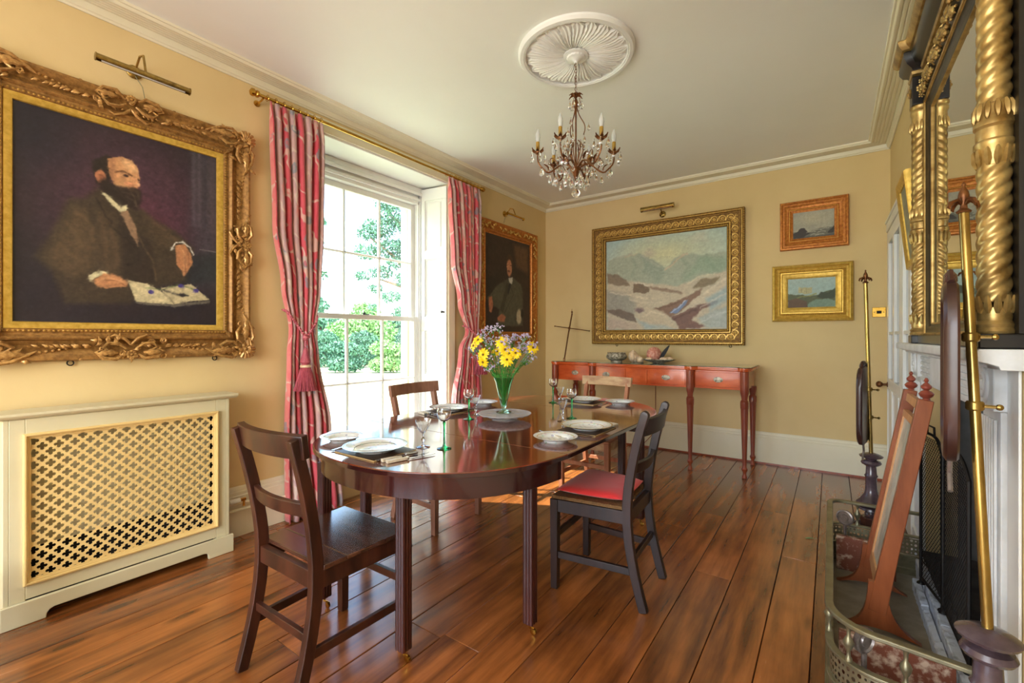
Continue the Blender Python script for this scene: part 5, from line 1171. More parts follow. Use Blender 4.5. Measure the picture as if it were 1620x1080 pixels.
def tieback(label, ya, yb, za, yt, zt):
    X0 = -2.812; t = thing('tasselled_tieback', label, 'curtain tieback', (X0, yt, zt), group='curtain tiebacks')
    def R(p): return tuple(Vector(p)-Vector((X0, yt, zt)))
    for (y0, z0, y1, z1) in ((ya, za, yt, zt), (yb, za-.02, yt, zt)):
        for k in range(2):
            P = []
            for i in range(29):
                q = i/28; a = 9*2*pi*q+pi*k; P.append(R((-2.93+(X0+2.93)*sin(pi/2*q)**.35+.005*cos(a), y0+(y1-y0)*q, z0+(z1-z0)*q**.8+.005*sin(a))))
            obj('cord', G().tube(P, .0062, 5), 'cord', t)
    obj('knot', G().sph((0, 0, 0), .020, 8, 6).sph((-.006, .020, .008), .015, 8, 6).tube([(0, 0, 0), (.004, -.004, -.07)], .007, 6), 'cord', t)
    obj('tassel_head', G().lathe([(.005, -.062), (.013, -.072), (.018, -.100), (.031, -.145), (.033, -.160), (.023, -.172), (.026, -.176)], 16), 'tassel', t)
    obj('tassel_band', G().lathe([(.026, -.176), (.034, -.181), (.034, -.192), (.026, -.197)], 16), 'shell', t)
    g = G(); rr = random.Random(5)
    for ring, (r0, r1, n) in enumerate(((.028, .068, 46), (.018, .046, 26))):
        for k in range(n):
            a = 2*pi*k/n+ring; b = a+rr.uniform(-.1, .1); q = r1*rr.uniform(.90, 1.05)
            g.tube([(r0*cos(a), r0*sin(a), -.195), (r0*1.5*cos(a), r0*1.5*sin(a), -.245), (q*cos(b), q*sin(b), -.345)], [.0028, .0040, .0042], 4)
    o = obj('tassel_fringe', g, 'tassel', t, kind='stuff')
tieback('twisted cord tieback with big plum tassel hanging on left curtain', 1.535, 1.755, 1.40, 1.625, 1.215)
tieback('twisted cord tieback with plum tassel hanging on right curtain, partly behind flowers', 3.30, 3.49, 1.33, 3.43, 1.20)

# ================================================================ CEILING ROSE AND CHANDELIER
CX, CY = -1.214, 2.356
cr_ = thing('ceiling_rose', 'round white plaster ceiling rose of acanthus leaves above chandelier', 'ceiling rose', (CX, CY, ZC))
obj('rim', G().lathe([(.335, -.0005), (.335, -.012), (.325, -.026), (.305, -.028), (.298, -.020), (.296, -.008), (.05, -.008), (.0, -.008)][::1], 64), 'white', cr_)
leafm = None
for k in range(22):
    if leafm is None:
        g = G(); rings = []; n = 22
        for i in range(n+1):
            t = i/n; rad = .070+.222*t; sw = .16*sin(pi*t*.9)*t; w = (.007+.036*t**.8)*(1-max(0, t-.86)**1*5.5)*(.84+.16*abs(cos(pi*6*t)))
            h = -.010-.012*sin(pi*min(1, t*1.05))**.8
            rr = []
            for q, dz in ((-1, .004), (-.7, -.006), (-.28, -.001), (-.07, -.006), (.07, -.006), (.28, -.001), (.7, -.006), (1, .004)):
                ang = sw; x, y = rad, 0; wx = w*q
                rr.append((x*cos(ang)-wx*sin(ang), x*sin(ang)+wx*cos(ang), h+dz))
            rings.append(rr)
        g.loft(rings, closed=False, caps=False); leafm = mesh('leaf', g, 50)
        leafm.materials.append(M['white'])
    obj('leaf', leafm, None, cr_, rot=(0, 0, 2*pi*k/22))
obj('rim_bead', G().tube([(.297*cos(2*pi*k/88), .297*sin(2*pi*k/88), -.018-.004*(k % 2)) for k in range(88)], .006, 6, loop=True), 'white', cr_)
obj('boss', G().lathe([(.075, -.012), (.075, -.022), (.055, -.026), (.050, -.034), (.025, -.040), (.012, -.050), (.010, -.06)], 32, flute=.06), 'white', cr_)

ch = thing('chandelier', 'gilt six-arm chandelier hung with glass drops below ceiling rose', 'chandelier', (CX, CY, ZC-.06))
cz = ZC-.06      # local z = world - cz
def Lz(z): return z-cz
z = Lz(2.805); k = 0
while z > Lz(2.635):
    g = G().tube([(.006*cos(a), 0, z+.011*sin(a)) for a in [q*pi/5 for q in range(10)]], .0016, 4, loop=True)
    obj('chain_link', g, 'bronze', ch, rot=(0, 0, pi/2*(k % 2)+.3)); z -= .0175; k += 1
obj('flex', G().tube([(.008, 0, 0), (.012, .003, Lz(2.74)), (.010, -.012, Lz(2.66)), (0, 0, Lz(2.62))], .0016, 5), 'lampwhite', ch)
obj('stem', G().lathe([(.002, Lz(2.645)), (.006, Lz(2.64)), (.005, Lz(2.61)), (.013, Lz(2.59)), (.015, Lz(2.57)), (.006, Lz(2.545)), (.0045, Lz(2.50)), (.0045, Lz(2.23)), (.010, Lz(2.215)), (.030, Lz(2.205)), (.034, Lz(2.195)), (.020, Lz(2.17)), (.007, Lz(2.14)), (.005, Lz(2.11)), (.002, Lz(2.105))], 14), 'bronze', ch)
g = G()
for q in range(6): 
    a = q*pi/3; acanthus(g, (0, 0), a, .045, .012, Lz(2.615), 2, .016)
obj('leaf_crown', g, 'bronze', ch)
dropg = G().lathe([(.0005, 0), (.0035, -.004), (.0035, -.008), (.001, -.011), (.004, -.016), (.009, -.030), (.0105, -.038), (.008, -.047), (.0015, -.052)], 8)
dropm = mesh('crystal_drop', dropg, 20); dropm.materials.append(M['crystal'])
beadm = mesh('crystal_bead', G().sph((0, 0, 0), .0085, 8, 5), 20); beadm.materials.append(M['crystal'])
def drop(x, y, z, s=1, par=None):
    o = obj('crystal_drop', dropm, None, ch, loc=(x, y, z), rot=(0, 0, x*40)); o.scale = (s, s, s)
def bead(x, y, z): obj('crystal_bead', beadm, None, ch, loc=(x, y, z))
rc_ = random.Random(11)
armz = [2.30]*6
for q in range(6):
    a = q*pi/3+radians(35.3)     # two arms lie across the line of sight
    ca, sa = cos(a), sin(a); R0 = .222
    def A(r, z, off=0): return (ca*r-sa*off, sa*r+ca*off, Lz(z))
    P = bez(A(.018, 2.20), A(.09, 2.29), A(.14, 2.13), A(.185, 2.195), 10)+bez(A(.185, 2.195), A(.215, 2.22), A(R0+.005, 2.24), A(R0, 2.285), 5)[1:]
    arm = obj('arm', G().tube(P, [.0055]*4+[.0048]*(len(P)-4), 7), 'bronze', ch)
    g = G().tube(bez(A(.006, 2.22), A(.05, 2.30), A(.055, 2.34), A(.02, 2.36), 8), .003, 5).tube(bez(A(.10, 2.215), A(.12, 2.27), A(.155, 2.28), A(.150, 2.235), 8), .0026, 5)
    if q % 2 == 0: g.tube(bez(A(.006, 2.56), A(.02, 2.47), A(.075, 2.48), A(.045, 2.40), 10), .003, 5)
    obj('scroll', g, 'bronze', ch)
    g = G()
    for (r_, z_) in ((.07, 2.235), (.13, 2.19), (.16, 2.19)):
        m_ = Matrix.Translation(A(r_, z_)) @ Matrix.Rotation(a, 4, 'Z') @ Matrix.Rotation(-.9, 4, 'Y')
        g.add(acanthus(G(), (0, 0), 0, .045, .011, 0, 3, .008), m_)
    obj('arm_leaf', g, 'bronze', ch, kind='stuff')
    g = G()
    for k in range(6):
        m_ = Matrix.Translation(A(R0, 2.292)) @ Matrix.Rotation(k*pi/3, 4, 'Z') @ Matrix.Rotation(-.55, 4, 'Y'); g.add(acanthus(G(), (.006, 0), 0, .040, .010, 0, 2, -.008), m_)
    g.lathe([(.003, Lz(2.28)), (.016, Lz(2.29)), (.018, Lz(2.298)), (.008, Lz(2.300))], 12, Matrix.Translation((ca*R0, sa*R0, 0)))
    obj('bobeche', g, 'bronze', ch)
    mT = Matrix.Translation((ca*R0, sa*R0, 0))
    obj('candle_sleeve', G().lathe([(.0105, Lz(2.298)), (.0105, Lz(2.355)), (.009, Lz(2.357))], 12, mT), 'candle', ch)
    b = obj('bulb', G().lathe([(.0095, Lz(2.357)), (.0125, Lz(2.366)), (.0125, Lz(2.372)), (.0145, Lz(2.385)), (.013, Lz(2.402)), (.006, Lz(2.422)), (.002, Lz(2.432))], 12, mT), 'bulb', ch)
    # drops
    for k in range(5):
        b_ = 2*pi*k/5+q; drop(ca*R0+.040*cos(b_), sa*R0+.040*sin(b_), Lz(2.292), rc_.choice((.8, 1))); 
        if k % 2: bead(ca*R0+.040*cos(b_), sa*R0+.040*sin(b_), Lz(2.235))
    drop(*A(R0-.02, 2.215), 1.15); drop(*A(.15, 2.165), 1.0); drop(*A(.09, 2.20, .02), .9); drop(*A(.06, 2.17, -.02), 1.1); drop(*A(.045, 2.355), .9)
    drop(*A(.035, 2.60), 1.0); drop(*A(.115, 2.175, -.012), 1.0); drop(*A(.195, 2.20, .02), .9); drop(*A(.105, 2.285), .8); drop(*A(.03, 2.145, .015), 1.05); drop(*A(.155, 2.255, -.01), .8)

    if q % 2 == 0: drop(*A(.05, 2.40), .9); bead(*A(.05, 2.345)); drop(*A(.075, 2.47), .9)
drop(0, 0, Lz(2.135), .8)
obj('crystal_ball', G().sph((0, 0, Lz(2.058)), .0245, 24, 16), 'crystal', ch, sharp=80)
obj('drop_hook', G().tube([(0, 0, Lz(2.105)), (0, 0, Lz(2.08))], .002, 5), 'steel', ch)

# ================================================================ ON THE TABLE
T0 = TZ+.0005
def plate_mesh(R, nm):
    k = R/.125
    pr = [(.001, .0035), (.060*k, .0035), (.066*k, .0035), (.072*k, .0045), (.078*k, .010), (.084*k, .0135), (.105*k, .018), (.124*k, .0235), (.125*k, .0245), (.1235*k, .0248), (.104*k, .0202), (.086*k, .0158), (.079*k, .0125), (.072*k, .0068), (.001, .0062)]
    foot = [(.060*k, .0035), (.060*k, .0002), (.066*k, .0002), (.068*k, .004)]
    me = mesh(nm, G().lathe(pr[::-1], 48).lathe(foot, 48, caps=False), 40); return me
pm_d = plate_mesh(.135, 'dinner_plate'); pm_s = plate_mesh(.104, 'side_plate')
def plate(p, big, blue, label, z=0):
    me = (pm_d if big else pm_s).copy(); me.materials.append(M['plateblue' if blue else 'plate'])
    o = obj('dinner_plate' if big else 'side_plate', me, None, loc=(p[0], p[1], T0+z)); return tag(o, label, 'plate', 'porcelain dinner plates' if big else 'porcelain side plates')
def matt(p, rz, label):
    t = thing('placemat', label, 'placemat', (p[0], p[1], T0), rz, 'placemats')
    obj('board', G().box(-.13, .13, -.11, .11, 0, .004), 'matedge', t, bevel=.001); obj('surface', G().box(-.128, .128, -.108, .108, .0041, .0055), 'mat', t)
ST = [('near', (-1.575, 1.222), 0), ('win', (-2.040, 2.175), -pi/2), ('right', (-1.045, 2.150), pi/2), ('far', (-1.505, 3.045), pi)]
LB = {'near': 'at the near place setting', 'win': 'at the window-side place setting', 'right': 'at the right-hand place setting', 'far': 'at the far place setting'}
# side plates: (centre)
SP = {'near': (-1.872, 1.268), 'win': (-2.035, 2.515), 'right': (-1.052, 1.835), 'far': (-1.245, 3.105)}
def cutlery(kind, p, rz, label, n=0):
    t = thing(kind, label, kind, (p[0], p[1], T0), rz, 'table cutlery')
    if kind == 'knife':
        obj('handle', G().path_bar([(0, -.095, .006), (0, -.06, .007), (0, -.01, .006)], [.020, .017, .013], [.012, .012, .010]), 'bone', t, bevel=.002)
        obj('blade', G().ext([(-.006, -.008, .004), (.006, -.008, .004), (.0095, .05, .004), (.006, .10, .004), (0, .115, .004), (-.004, .10, .004)], (0, 0, .0016)), 'steel', t)
        obj('ferrule', G().box(-.007, .007, -.012, -.004, .001, .0115), 'steel', t)
    elif kind == 'fork':
        g = G().path_bar([(0, -.095, .004), (0, -.05, .007), (0, .03, .008), (0, .045, .006)], [.016, .009, .006, .016], [.003]*4); obj('handle', g, 'steel', t)
        for k in range(4): obj('tine', G().tube([(-.0075+.005*k, .043, .006), (-.009+.006*k, .06, .004), (-.009+.006*k, .095, .006)], [.0016, .0014, .0009], 5), 'steel', t)
    else:
        obj('handle', G().path_bar([(0, -.09, .004), (0, -.04, .007), (0, .035, .008)], [.015, .008, .006], [.003]*3), 'steel', t)
        g = G(); n = 8; R = []
        for i in range(n+1):
            a = pi*i/n; w = .017*sin(a)**.7+.001; y = .062-.03*cos(a); R.append([(-w, y, .010), (-w*.6, y, .0035), (0, y, .0015), (w*.6, y, .0035), (w, y, .010)])
        o = obj('bowl', g.loft(R, closed=False, caps=False), 'steel', t); so = o.modifiers.new('t', 'SOLIDIFY'); so.thickness = .0012
for nm, p, rz in ST:
    plate(p, True, nm in ('near', 'win'), 'dinner plate on placemat '+LB[nm], .006)
    matt(p, rz, 'rectangular dark placemat '+LB[nm])
    plate(SP[nm], False, nm in ('near', 'win'), 'side plate '+LB[nm])
    c, s = cos(rz), sin(rz)
    def W_(x, y): return (p[0]+c*x-s*y, p[1]+s*x+c*y)
    cutlery('knife', W_(.178, .0), rz+radians(-14), 'bone-handled knife, inner of two, '+LB[nm])
    cutlery('knife', W_(.212, -.002), rz+radians(-16), 'bone-handled knife, outermost, '+LB[nm])
    cutlery('spoon', W_(.150, -.012), rz+radians(-14), 'silver spoon beside knives '+LB[nm])
    cutlery('fork', W_(-.158, -.012), rz+radians(4), 'silver fork left of dinner plate '+LB[nm])
cutlery('knife', (-1.135, 1.925), radians(60), 'small knife lying beside right-hand side plate')
def lathe_glass(prof, seg=28, flute=0): return G().lathe(prof, seg, caps=True, flute=flute)
hock_b = mesh('bowl', lathe_glass([(.004, .118), (.014, .121), (.026, .132), (.031, .148), (.030, .164), (.027, .178), (.0262, .178), (.0292, .164), (.0298, .148), (.025, .134), (.013, .1235), (.001, .121)]), 40)
hock_s = mesh('stem', lathe_glass([(.031, 0), (.032, .002), (.020, .005), (.008, .010), (.0048, .022), (.0042, .060), (.0045, .100), (.007, .114), (.004, .118), (.001, .119)]), 40)
cut_b = mesh('bowl', lathe_glass([(.004, .060), (.012, .066), (.024, .084), (.0335, .106), (.036, .122), (.0352, .122), (.0325, .106), (.0225, .086), (.010, .070), (.001, .066)], 28, .05), 12)
cut_s = mesh('stem', lathe_glass([(.031, 0), (.0315, .002), (.012, .006), (.005, .012), (.0045, .024), (.009, .034), (.0045, .044), (.005, .054), (.004, .060), (.001, .061)], 12), 20)
cut_b2 = mesh('bowl', lathe_glass([(.004, .060), (.009, .070), (.020, .095), (.031, .122), (.0302, .122), (.0190, .096), (.008, .073), (.001, .066)], 28, .05), 12)
for me, m_ in ((hock_b, 'glass'), (hock_s, 'green'), (cut_b, 'crystal'), (cut_s, 'crystal'), (cut_b2, 'crystal')): me.materials.append(M[m_])
def glass(kind, x, y, label):
    if kind == 'hock':
        t = thing('hock_glass', label, 'wine glass', (x, y, T0), 0, 'green-stemmed wine glasses'); obj('bowl', hock_b, None, t); obj('green_stem', hock_s, None, t, label='green glass stem')
    else:
        t = thing('cut_glass_goblet', label, 'goblet', (x, y, T0), 0, 'cut crystal goblets'); obj('bowl', cut_b if kind == 'cut' else cut_b2, None, t); obj('stem', cut_s, None, t)
glass('hock', -1.372, 1.425, 'green-stemmed wine glass nearest the camera'); glass('cut', -1.468, 1.392, 'cut crystal goblet nearest the camera')
glass('hock', -1.745, 2.020, 'green-stemmed wine glass at the window-side place setting'); glass('cut2', -1.800, 2.150, 'cut crystal goblet at the window-side place setting')
glass('hock', -1.262, 2.395, 'green-stemmed wine glass behind right-hand dinner plate'); glass('cut2', -1.262, 2.285, 'cut crystal goblet behind right-hand dinner plate')
glass('hock', -1.675, 2.885, 'green-stemmed wine glass at the far place setting'); glass('cut2', -1.60, 2.86, 'cut crystal goblet at the far place setting')
# crystal dish, vase
t = thing('crystal_cake_stand', 'low round cut-crystal footed dish under the flower vase', 'dish', (-1.575, 2.145, T0))
g = G(); R = []
for r_, z_ in [(.001, .024), (.03, .024), (.05, .025), (.07, .024), (.09, .026), (.11, .025), (.13, .028), (.145, .028), (.158, .033), (.160, .037), (.157, .038), (.15, .0365), (.14, .036), (.125, .034), (.10, .034), (.001, .034)][::-1]:
    up = z_ > .0305
    R.append([(r_*(1-(.025 if (j % 2 and r_ > .14) else 0))*cos(2*pi*j/72), r_*(1-(.025 if (j % 2 and r_ > .14) else 0))*sin(2*pi*j/72), z_-(.0035 if ((j+int(r_*60)) // 2) % 2 and r_ > .025 and not up else 0)+(.0012 if (j % 2 and up and .05 < r_ < .155) else 0)) for j in range(72)])
obj('top', g.loft(R), 'crystaldish', t, sharp=15)
obj('foot', G().lathe([(.075, 0), (.078, .003), (.050, .010), (.030, .018), (.045, .0255)], 36, flute=.05), 'crystaldish', t, sharp=15)
VX, VY, VZ = -1.585, 2.150, T0+.0385
t = thing('glass_vase', 'tall trumpet-shaped pale green glass vase on crystal dish', 'vase', (VX, VY, VZ))
obj('vase_body', G().lathe([(.001, .004), (.045, .0), (.047, .003), (.030, .010), (.014, .017), (.011, .024), (.016, .036), (.026, .075), (.037, .125), (.050, .180), (.060, .205), (.0588, .206), (.0480, .181), (.035, .126), (.024, .078), (.014, .045), (.006, .034), (.001, .032)], 40), 'vase', t, sharp=50)
# flowers: each daisy and sprig stands in the vase as a thing of its own
rf = random.Random(21)
petal_g = G()
def daisy_head(pt, n=13):
    g = G()
    for k in range(n):
        m_ = Matrix.Rotation(2*pi*k/n+rf.uniform(-.1, .1), 4, 'Z') @ Matrix.Rotation(rf.uniform(-.15, .25), 4, 'Y')
        rings = []
        for i in range(5):
            t = i/4; w = .0078*math.sin(pi*(.14+.80*t))**.7; x = .006+pt*t; zz = .004*sin(pi*t)-.004*t; rings.append([(x, -w, zz), (x, 0, zz-.0012), (x, w, zz)])
        g.add(G().loft(rings, closed=False, caps=False), m_)
    return g
daisy_me = []
for k in range(3):
    me = mesh('petals', daisy_head(.031+.003*k), 60); me.materials.append(M['yellow']); daisy_me.append(me)
eye_me = mesh('eye', G().sph((0, 0, .001), .0075, 10, 6, (1, 1, .7)), 60); eye_me.materials.append(M['eye'])
def stem_path(top, r0, ang):
    b = Vector((r0*cos(ang), r0*sin(ang), .045)); m_ = Vector((top.x*.32, top.y*.32, .215)); q = Vector(top)
    return bez(tuple(b), tuple(b+Vector((0, 0, .08))), tuple(m_+Vector((0, 0, .03))), tuple(q), 9)
Fv = Vector((-.578, .816, 0)); Rv = Vector((.816, .578, 0))     # depth and width axes of the bouquet
def daisy(a, z, d, face, label, v=0):
    top = Rv*a+Fv*d+Vector((0, 0, z)); t = thing('yellow_daisy', label, 'flower', (VX, VY, VZ), 0, 'yellow daisies in the vase')
    obj('stem', G().tube(stem_path(top, .008, rf.uniform(0, 6)), .0018, 5), 'stem', t)
    n = (Rv*face[0]-Fv*face[1]+Vector((0, 0, face[2]))).normalized(); q = n.to_track_quat('Z', 'Y')
    for nm_, me in (('petals', daisy_me[v % 3]), ('eye', eye_me)):
        o = obj(nm_, me, None, t, loc=top); o.rotation_euler = q.to_euler()
# a = offset across the view (m), z above vase foot, d depth
for a, z, d, f_, l, v in [(.172, .385, -.05, (.5, 1, .3), 'single yellow daisy at far right edge of bouquet', 1), (.020, .318, -.115, (.1, 1, .35), 'big yellow daisy low at centre front of bouquet', 2), (.070, .355, -.085, (.1, 1, .5), 'orange-yellow daisy with dark eye right of bouquet centre', 0),
                          (-.008, .415, -.075, (-.1, 1, .6), 'large yellow daisy high at centre of bouquet', 2), (-.150, .430, -.03, (-.5, .8, .7), 'small yellow daisy at upper left edge of bouquet', 0), (-.178, .395, -.02, (-.9, .5, .3), 'yellow daisy seen side-on at far left of bouquet', 0),
                          (-.118, .345, -.07, (-.6, .9, .1), 'yellow daisy drooping at left side of bouquet', 1), (-.120, .300, -.06, (-.5, .8, -.4), 'yellow daisy hanging lowest at left of bouquet', 0), (.010, .375, -.09, (.2, 1, .1), 'yellow daisy half hidden in middle of bouquet', 1), (-.040, .360, .02, (-.2, .6, .8), 'yellow daisy deep inside bouquet', 0)]:
    daisy(a, z, d, f_, l, v)
def sprig(top, s, par, n=9):
    g = G(); gs = G()
    for k in range(n):
        d = Vector((rf.gauss(0, 1), rf.gauss(0, 1), rf.gauss(.6, .8))).normalized()*rf.uniform(.012, .040)*s; p = top+d
        gs.tube([tuple(top-Vector((0, 0, .02))), tuple(p)], .0008, 3)
        for _ in range(4): g.sph(tuple(p+Vector((rf.gauss(0, .0035), rf.gauss(0, .0035), rf.gauss(0, .003)))), rf.uniform(.0028, .0050), 5, 3)
    o = obj('florets', g, 'purple', par, kind='stuff'); return gs
for k in range(42):
    while True:
        a, z, d = rf.uniform(-.20, .19), rf.uniform(.26, .49), rf.uniform(-.09, .12)
        if (a/.20)**2+((z-.37)/.13)**2 < 1: break
    if k == 0: a, z, d = -.03, .495, 0
    top = Rv*a+Fv*d+Vector((0, 0, z)); t = thing('mauve_flower_sprig', 'loose sprig of tiny mauve flowers in the vase among yellow daisies', 'flower', (VX, VY, VZ), 0, 'mauve flower sprigs in the vase')
    gs = sprig(top, rf.uniform(.8, 1.2), t); gs.tube(stem_path(top, rf.uniform(0, .008), rf.uniform(0, 6)), .0014, 4)
    for _ in range(4):
        q = rf.uniform(.35, .9); pth = stem_path(top, 0, 0); p = Vector(pth[int(q*9)]); dr = Vector((rf.gauss(0, 1), rf.gauss(0, 1), .4)).normalized(); b = dr.orthogonal().normalized(); L_ = rf.uniform(.022, .042)
        if p.z < .19: continue
        gs.v += [tuple(p), tuple(p+dr*L_*.5+b*.005), tuple(p+dr*L_), tuple(p+dr*L_*.5-b*.005)]; n0 = len(gs.v)-4; gs.f.append((n0, n0+1, n0+2, n0+3))
    obj('stem', gs, 'stem', t, smooth=False)

# ================================================================ ON THE SIDEBOARD
S0 = .9565
t = thing('iron_cross', 'tall thin iron cross with slanting bar standing on left end of sideboard', 'cross', (-2.52, 4.60, S0))
obj('shaft', G().tube([(0, 0, 0), (.0, .10, .30), (-.0, .19, .535)], .008, 6).lathe([(.012, 0), (.012, .02), (.006, .025)], 8), 'bronze', t)
obj('crossbar', G().tube([(-.20, .13, .395), (-.01, .14, .370), (.24, .16, .335)], .0055, 6).sph((-.20, .13, .395), .009, 6, 4).sph((.24, .16, .335), .009, 6, 4).sph((-.01, .14, .370), .016, 8, 5), 'bronze', t)
obj('finial', G().lathe([(.004, .53), (.010, .54), (.004, .55), (.013, .562), (.004, .575), (.002, .60)], 8, Matrix.Translation((0, .19, 0))), 'bronze', t)
t = thing('metal_bowl', 'squat pewter bowl with mottled relief left of shells on sideboard', 'bowl', (-1.875, 4.58, S0))
obj('bowl', G().lathe([(.060, 0), (.060, .008), (.055, .012), (.086, .024), (.106, .042), (.110, .058), (.104, .074), (.094, .084), (.095, .092), (.101, .097), (.096, .098), (.088, .091), (.088, .082), (.100, .058), (.08, .034), (.001, .020)], 28), 'pewter', t)
def shellthing(x, y, s, lab, rz=0):
    g = G(); R = []
    for i in range(9):
        a = i*.62; r_ = .030*s*math.exp(-.19*i)*1.3; c = (.045*s*(1-math.exp(-.19*i))*1.6, 0, r_*.9)
        g.sph((c[0], c[1], c[2]+.002), r_, 9, 6, (.75, 1, .95))
        for q in range(4): g.sph((c[0], c[1]+r_*.85*cos(q*1.5), c[2]+r_*.85*abs(sin(q*1.5))), r_*.22, 5, 3)
    o = obj('sea_shell', g, 'shell', loc=(x, y, S0), rot=(0, 0, rz)); return tag(o, lab, 'shell')
shellthing(-1.70, 4.60, 1.7, 'large spiky conch shell between bowl and dish on sideboard', .3)
shellthing(-1.60, 4.52, .9, 'small pale shell beside the large conch on sideboard', 1.2)
t = thing('shallow_dish', 'shallow grey oval dish holding coral sphere and shells on sideboard', 'dish', (-1.425, 4.56, S0))
obj('dish', G().lathe([(.04, 0), (.045, .004), (.09, .018), (.135, .036), (.137, .042), (.13, .041), (.085, .026), (.001, .012)], 28, sx=1.25, sy=.8), 'pewter', t)
g = G().sph((0, 0, .075), .073, 20, 14)
tag(obj('coral_sphere', g, 'coral', loc=(-1.47, 4.57, S0+.015)), 'pinkish mottled coral sphere in the dish on sideboard', 'ornament')
g = G(); R = [[(.012*w-.0, 0, 0), (.0, .004*w, 0), (-.012*w, 0, 0), (0, -.004*w, 0)] for w in (.3,)]
R = []
for i in range(9):
    t_ = i/8; w = .3+.9*sin(pi*min(1, t_*.95+.05)); c = Vector((.075*t_+.02*t_*t_, 0, .15*t_)); R.append([c+Vector((.016*w*.87, 0, -.016*w*.5)), c+Vector((0, .003, 0)), c-Vector((.016*w*.87, 0, -.016*w*.5)), c-Vector((0, .003, 0))])
tag(obj('black_feather', G().loft(R), 'feather', loc=(-1.405, 4.55, S0+.03)), 'black feather leaning out of the dish on sideboard', 'feather')
for x, y, s_, l in ((-1.50, 4.50, .45, 'small white shell at left front of the oval dish'), (-1.36, 4.52, .55, 'cream shell right of feather in the oval dish'), (-1.33, 4.60, .6, 'brownish shell at right back of the oval dish')):
    g = G().sph((0, 0, .02), .030*s_/.5, 10, 6, (1.2, .8, .7)).sph((.02, 0, .02), .018*s_/.5, 8, 5)
    tag(obj('small_shell', g, 'shell', loc=(x, y, S0+.022)), l, 'shell')
tag(obj('power_cable', G().tube([(-1.575, YB-.008, .90), (-1.577, YB-.008, .32), (-1.575, YB-.04, .30), (-1.60, YB-.05, .15), (-1.72, YB-.06, .012)], .004, 5), 'sleg'), 'thin cable running down back wall behind the sideboard', 'cable')
# brass socket plate by the door
t = thing('light_switch', 'square brass switch plate on back wall between castle painting and door', 'light switch', mtx=basis((.335, YB-.0015, 1.433), (1, 0, 0), (0, -1, 0)))
obj('plate', G().box(-.046, .046, -.042, .042, 0, .006), 'brass', t, bevel=.003); obj('rocker', G().box(-.016, .016, -.012, .012, .006, .010), 'iron', t, bevel=.001)
for x, y in ((-.032, 0), (.032, 0)): obj('screw', G().lathe([(.004, .006), (.003, .0075)], 8, Matrix.Translation((x, y, 0))), 'brassdull', t)

# ================================================================ DOOR (door_1) ON THE RIGHT WALL
d1 = bpy.data.objects.new('door_1', None); COL.objects.link(d1); d1['kind'] = 'structure'
obj('architrave', G().box(XR-.030, XR-.001, 3.50, 3.56, 0, 2.10).box(XR-.030, XR-.001, 3.50, YB-.03, 2.10, 2.17).box(XR-.038, XR-.001, 3.50, YB-.03, 2.17, 2.19), 'white', d1, bevel=.004)
def leaf_door(y0, y1, cols):
    x0, x1 = XR-.026, XR-.002; n = len(cols)
    g = G().box(x0, x1, y0, y1, .01, .88).box(x0, x1, y0, y1, 1.99, 2.09).box(x0, x1, y0, cols[0][0], .88, 1.99).box(x0, x1, cols[-1][1], y1, .88, 1.99)
    for a, b in zip(cols, cols[1:]): g.box(x0, x1, a[1], b[0], .88, 1.99)
    lf = obj('door_leaf', g, 'white', d1, bevel=.003)
    for a, b in cols:
        obj('pane', G().box(x1-.006, x1-.003, a, b, .88, 1.99), 'doorglass', lf)
        obj('glazing_bar', G().box(x0+.004, x1-.004, a, b, 1.24, 1.262), 'white', lf)
    for a, b in cols:
        m2 = basis((x0, (a+b)/2, .49), (0, -1, 0), (-1, 0, 0)); q = G().rframe(b-a, .62, [(0, 0), (0, .006), (.008, .008), (.014, .002), (.018, 0)]); gg = G().add(q, m2); obj('panel_moulding', gg, 'white', lf)
    return lf
lf = leaf_door(4.00, 4.905, [(4.09, 4.41), (4.49, 4.81)])
leaf_door(3.565, 3.985, [(3.64, 3.90)])
obj('door_knob', G().lathe([(.022, 0), (.022, .004), (.010, .008), (.009, .030), (.016, .036), (.026, .048), (.026, .062), (.016, .074), (.003, .077)], 16, basis((XR-.0265, 4.855, .826), (0, -1, 0), (-1, 0, 0))), 'bronze', lf)

# ================================================================ CHIMNEYPIECE
cm = thing('chimneypiece', 'white painted fluted chimneypiece with roundel corner blocks on right wall', 'fireplace', (XR, 2.62, 0))
def CM(name, g, m, par=None, root=None, **k):
    r_ = root or cm; o = obj(name, g, m, par or r_, **k)
    if par is None: o.location = -Vector(r_.location)
    return o
S0Y, S1Y, SXF = 1.70, 3.53, .317
prof = [(XR-.001, 1.132), (SXF+.045, 1.132), (SXF+.042, 1.142), (SXF+.020, 1.150), (SXF+.002, 1.154), (SXF, 1.160), (SXF, 1.182), (SXF+.005, 1.188), (XR-.001, 1.188)]
CM('mantel_shelf', G().loft([[(x, y, z) for x, z in prof] for y in (S0Y, S1Y)]), 'white_worn', bevel=.002)
CM('frieze', G().box(.392, XR-.001, 2.036, 3.20, .986, 1.131), 'white_worn', bevel=.002)
CM('centre_tablet', G().box(.378, .3915, 2.36, 2.86, .990, 1.128), 'white_worn', bevel=.003)
g = G()
for (a, b) in ((2.06, 2.34), (2.88, 3.18)):
    for k in range(5): g.box(.384, .3915, a, b, 1.000+.026*k, 1.015+.026*k)
CM('reeded_panel', g, 'white_worn', bevel=.002, kind='stuff')
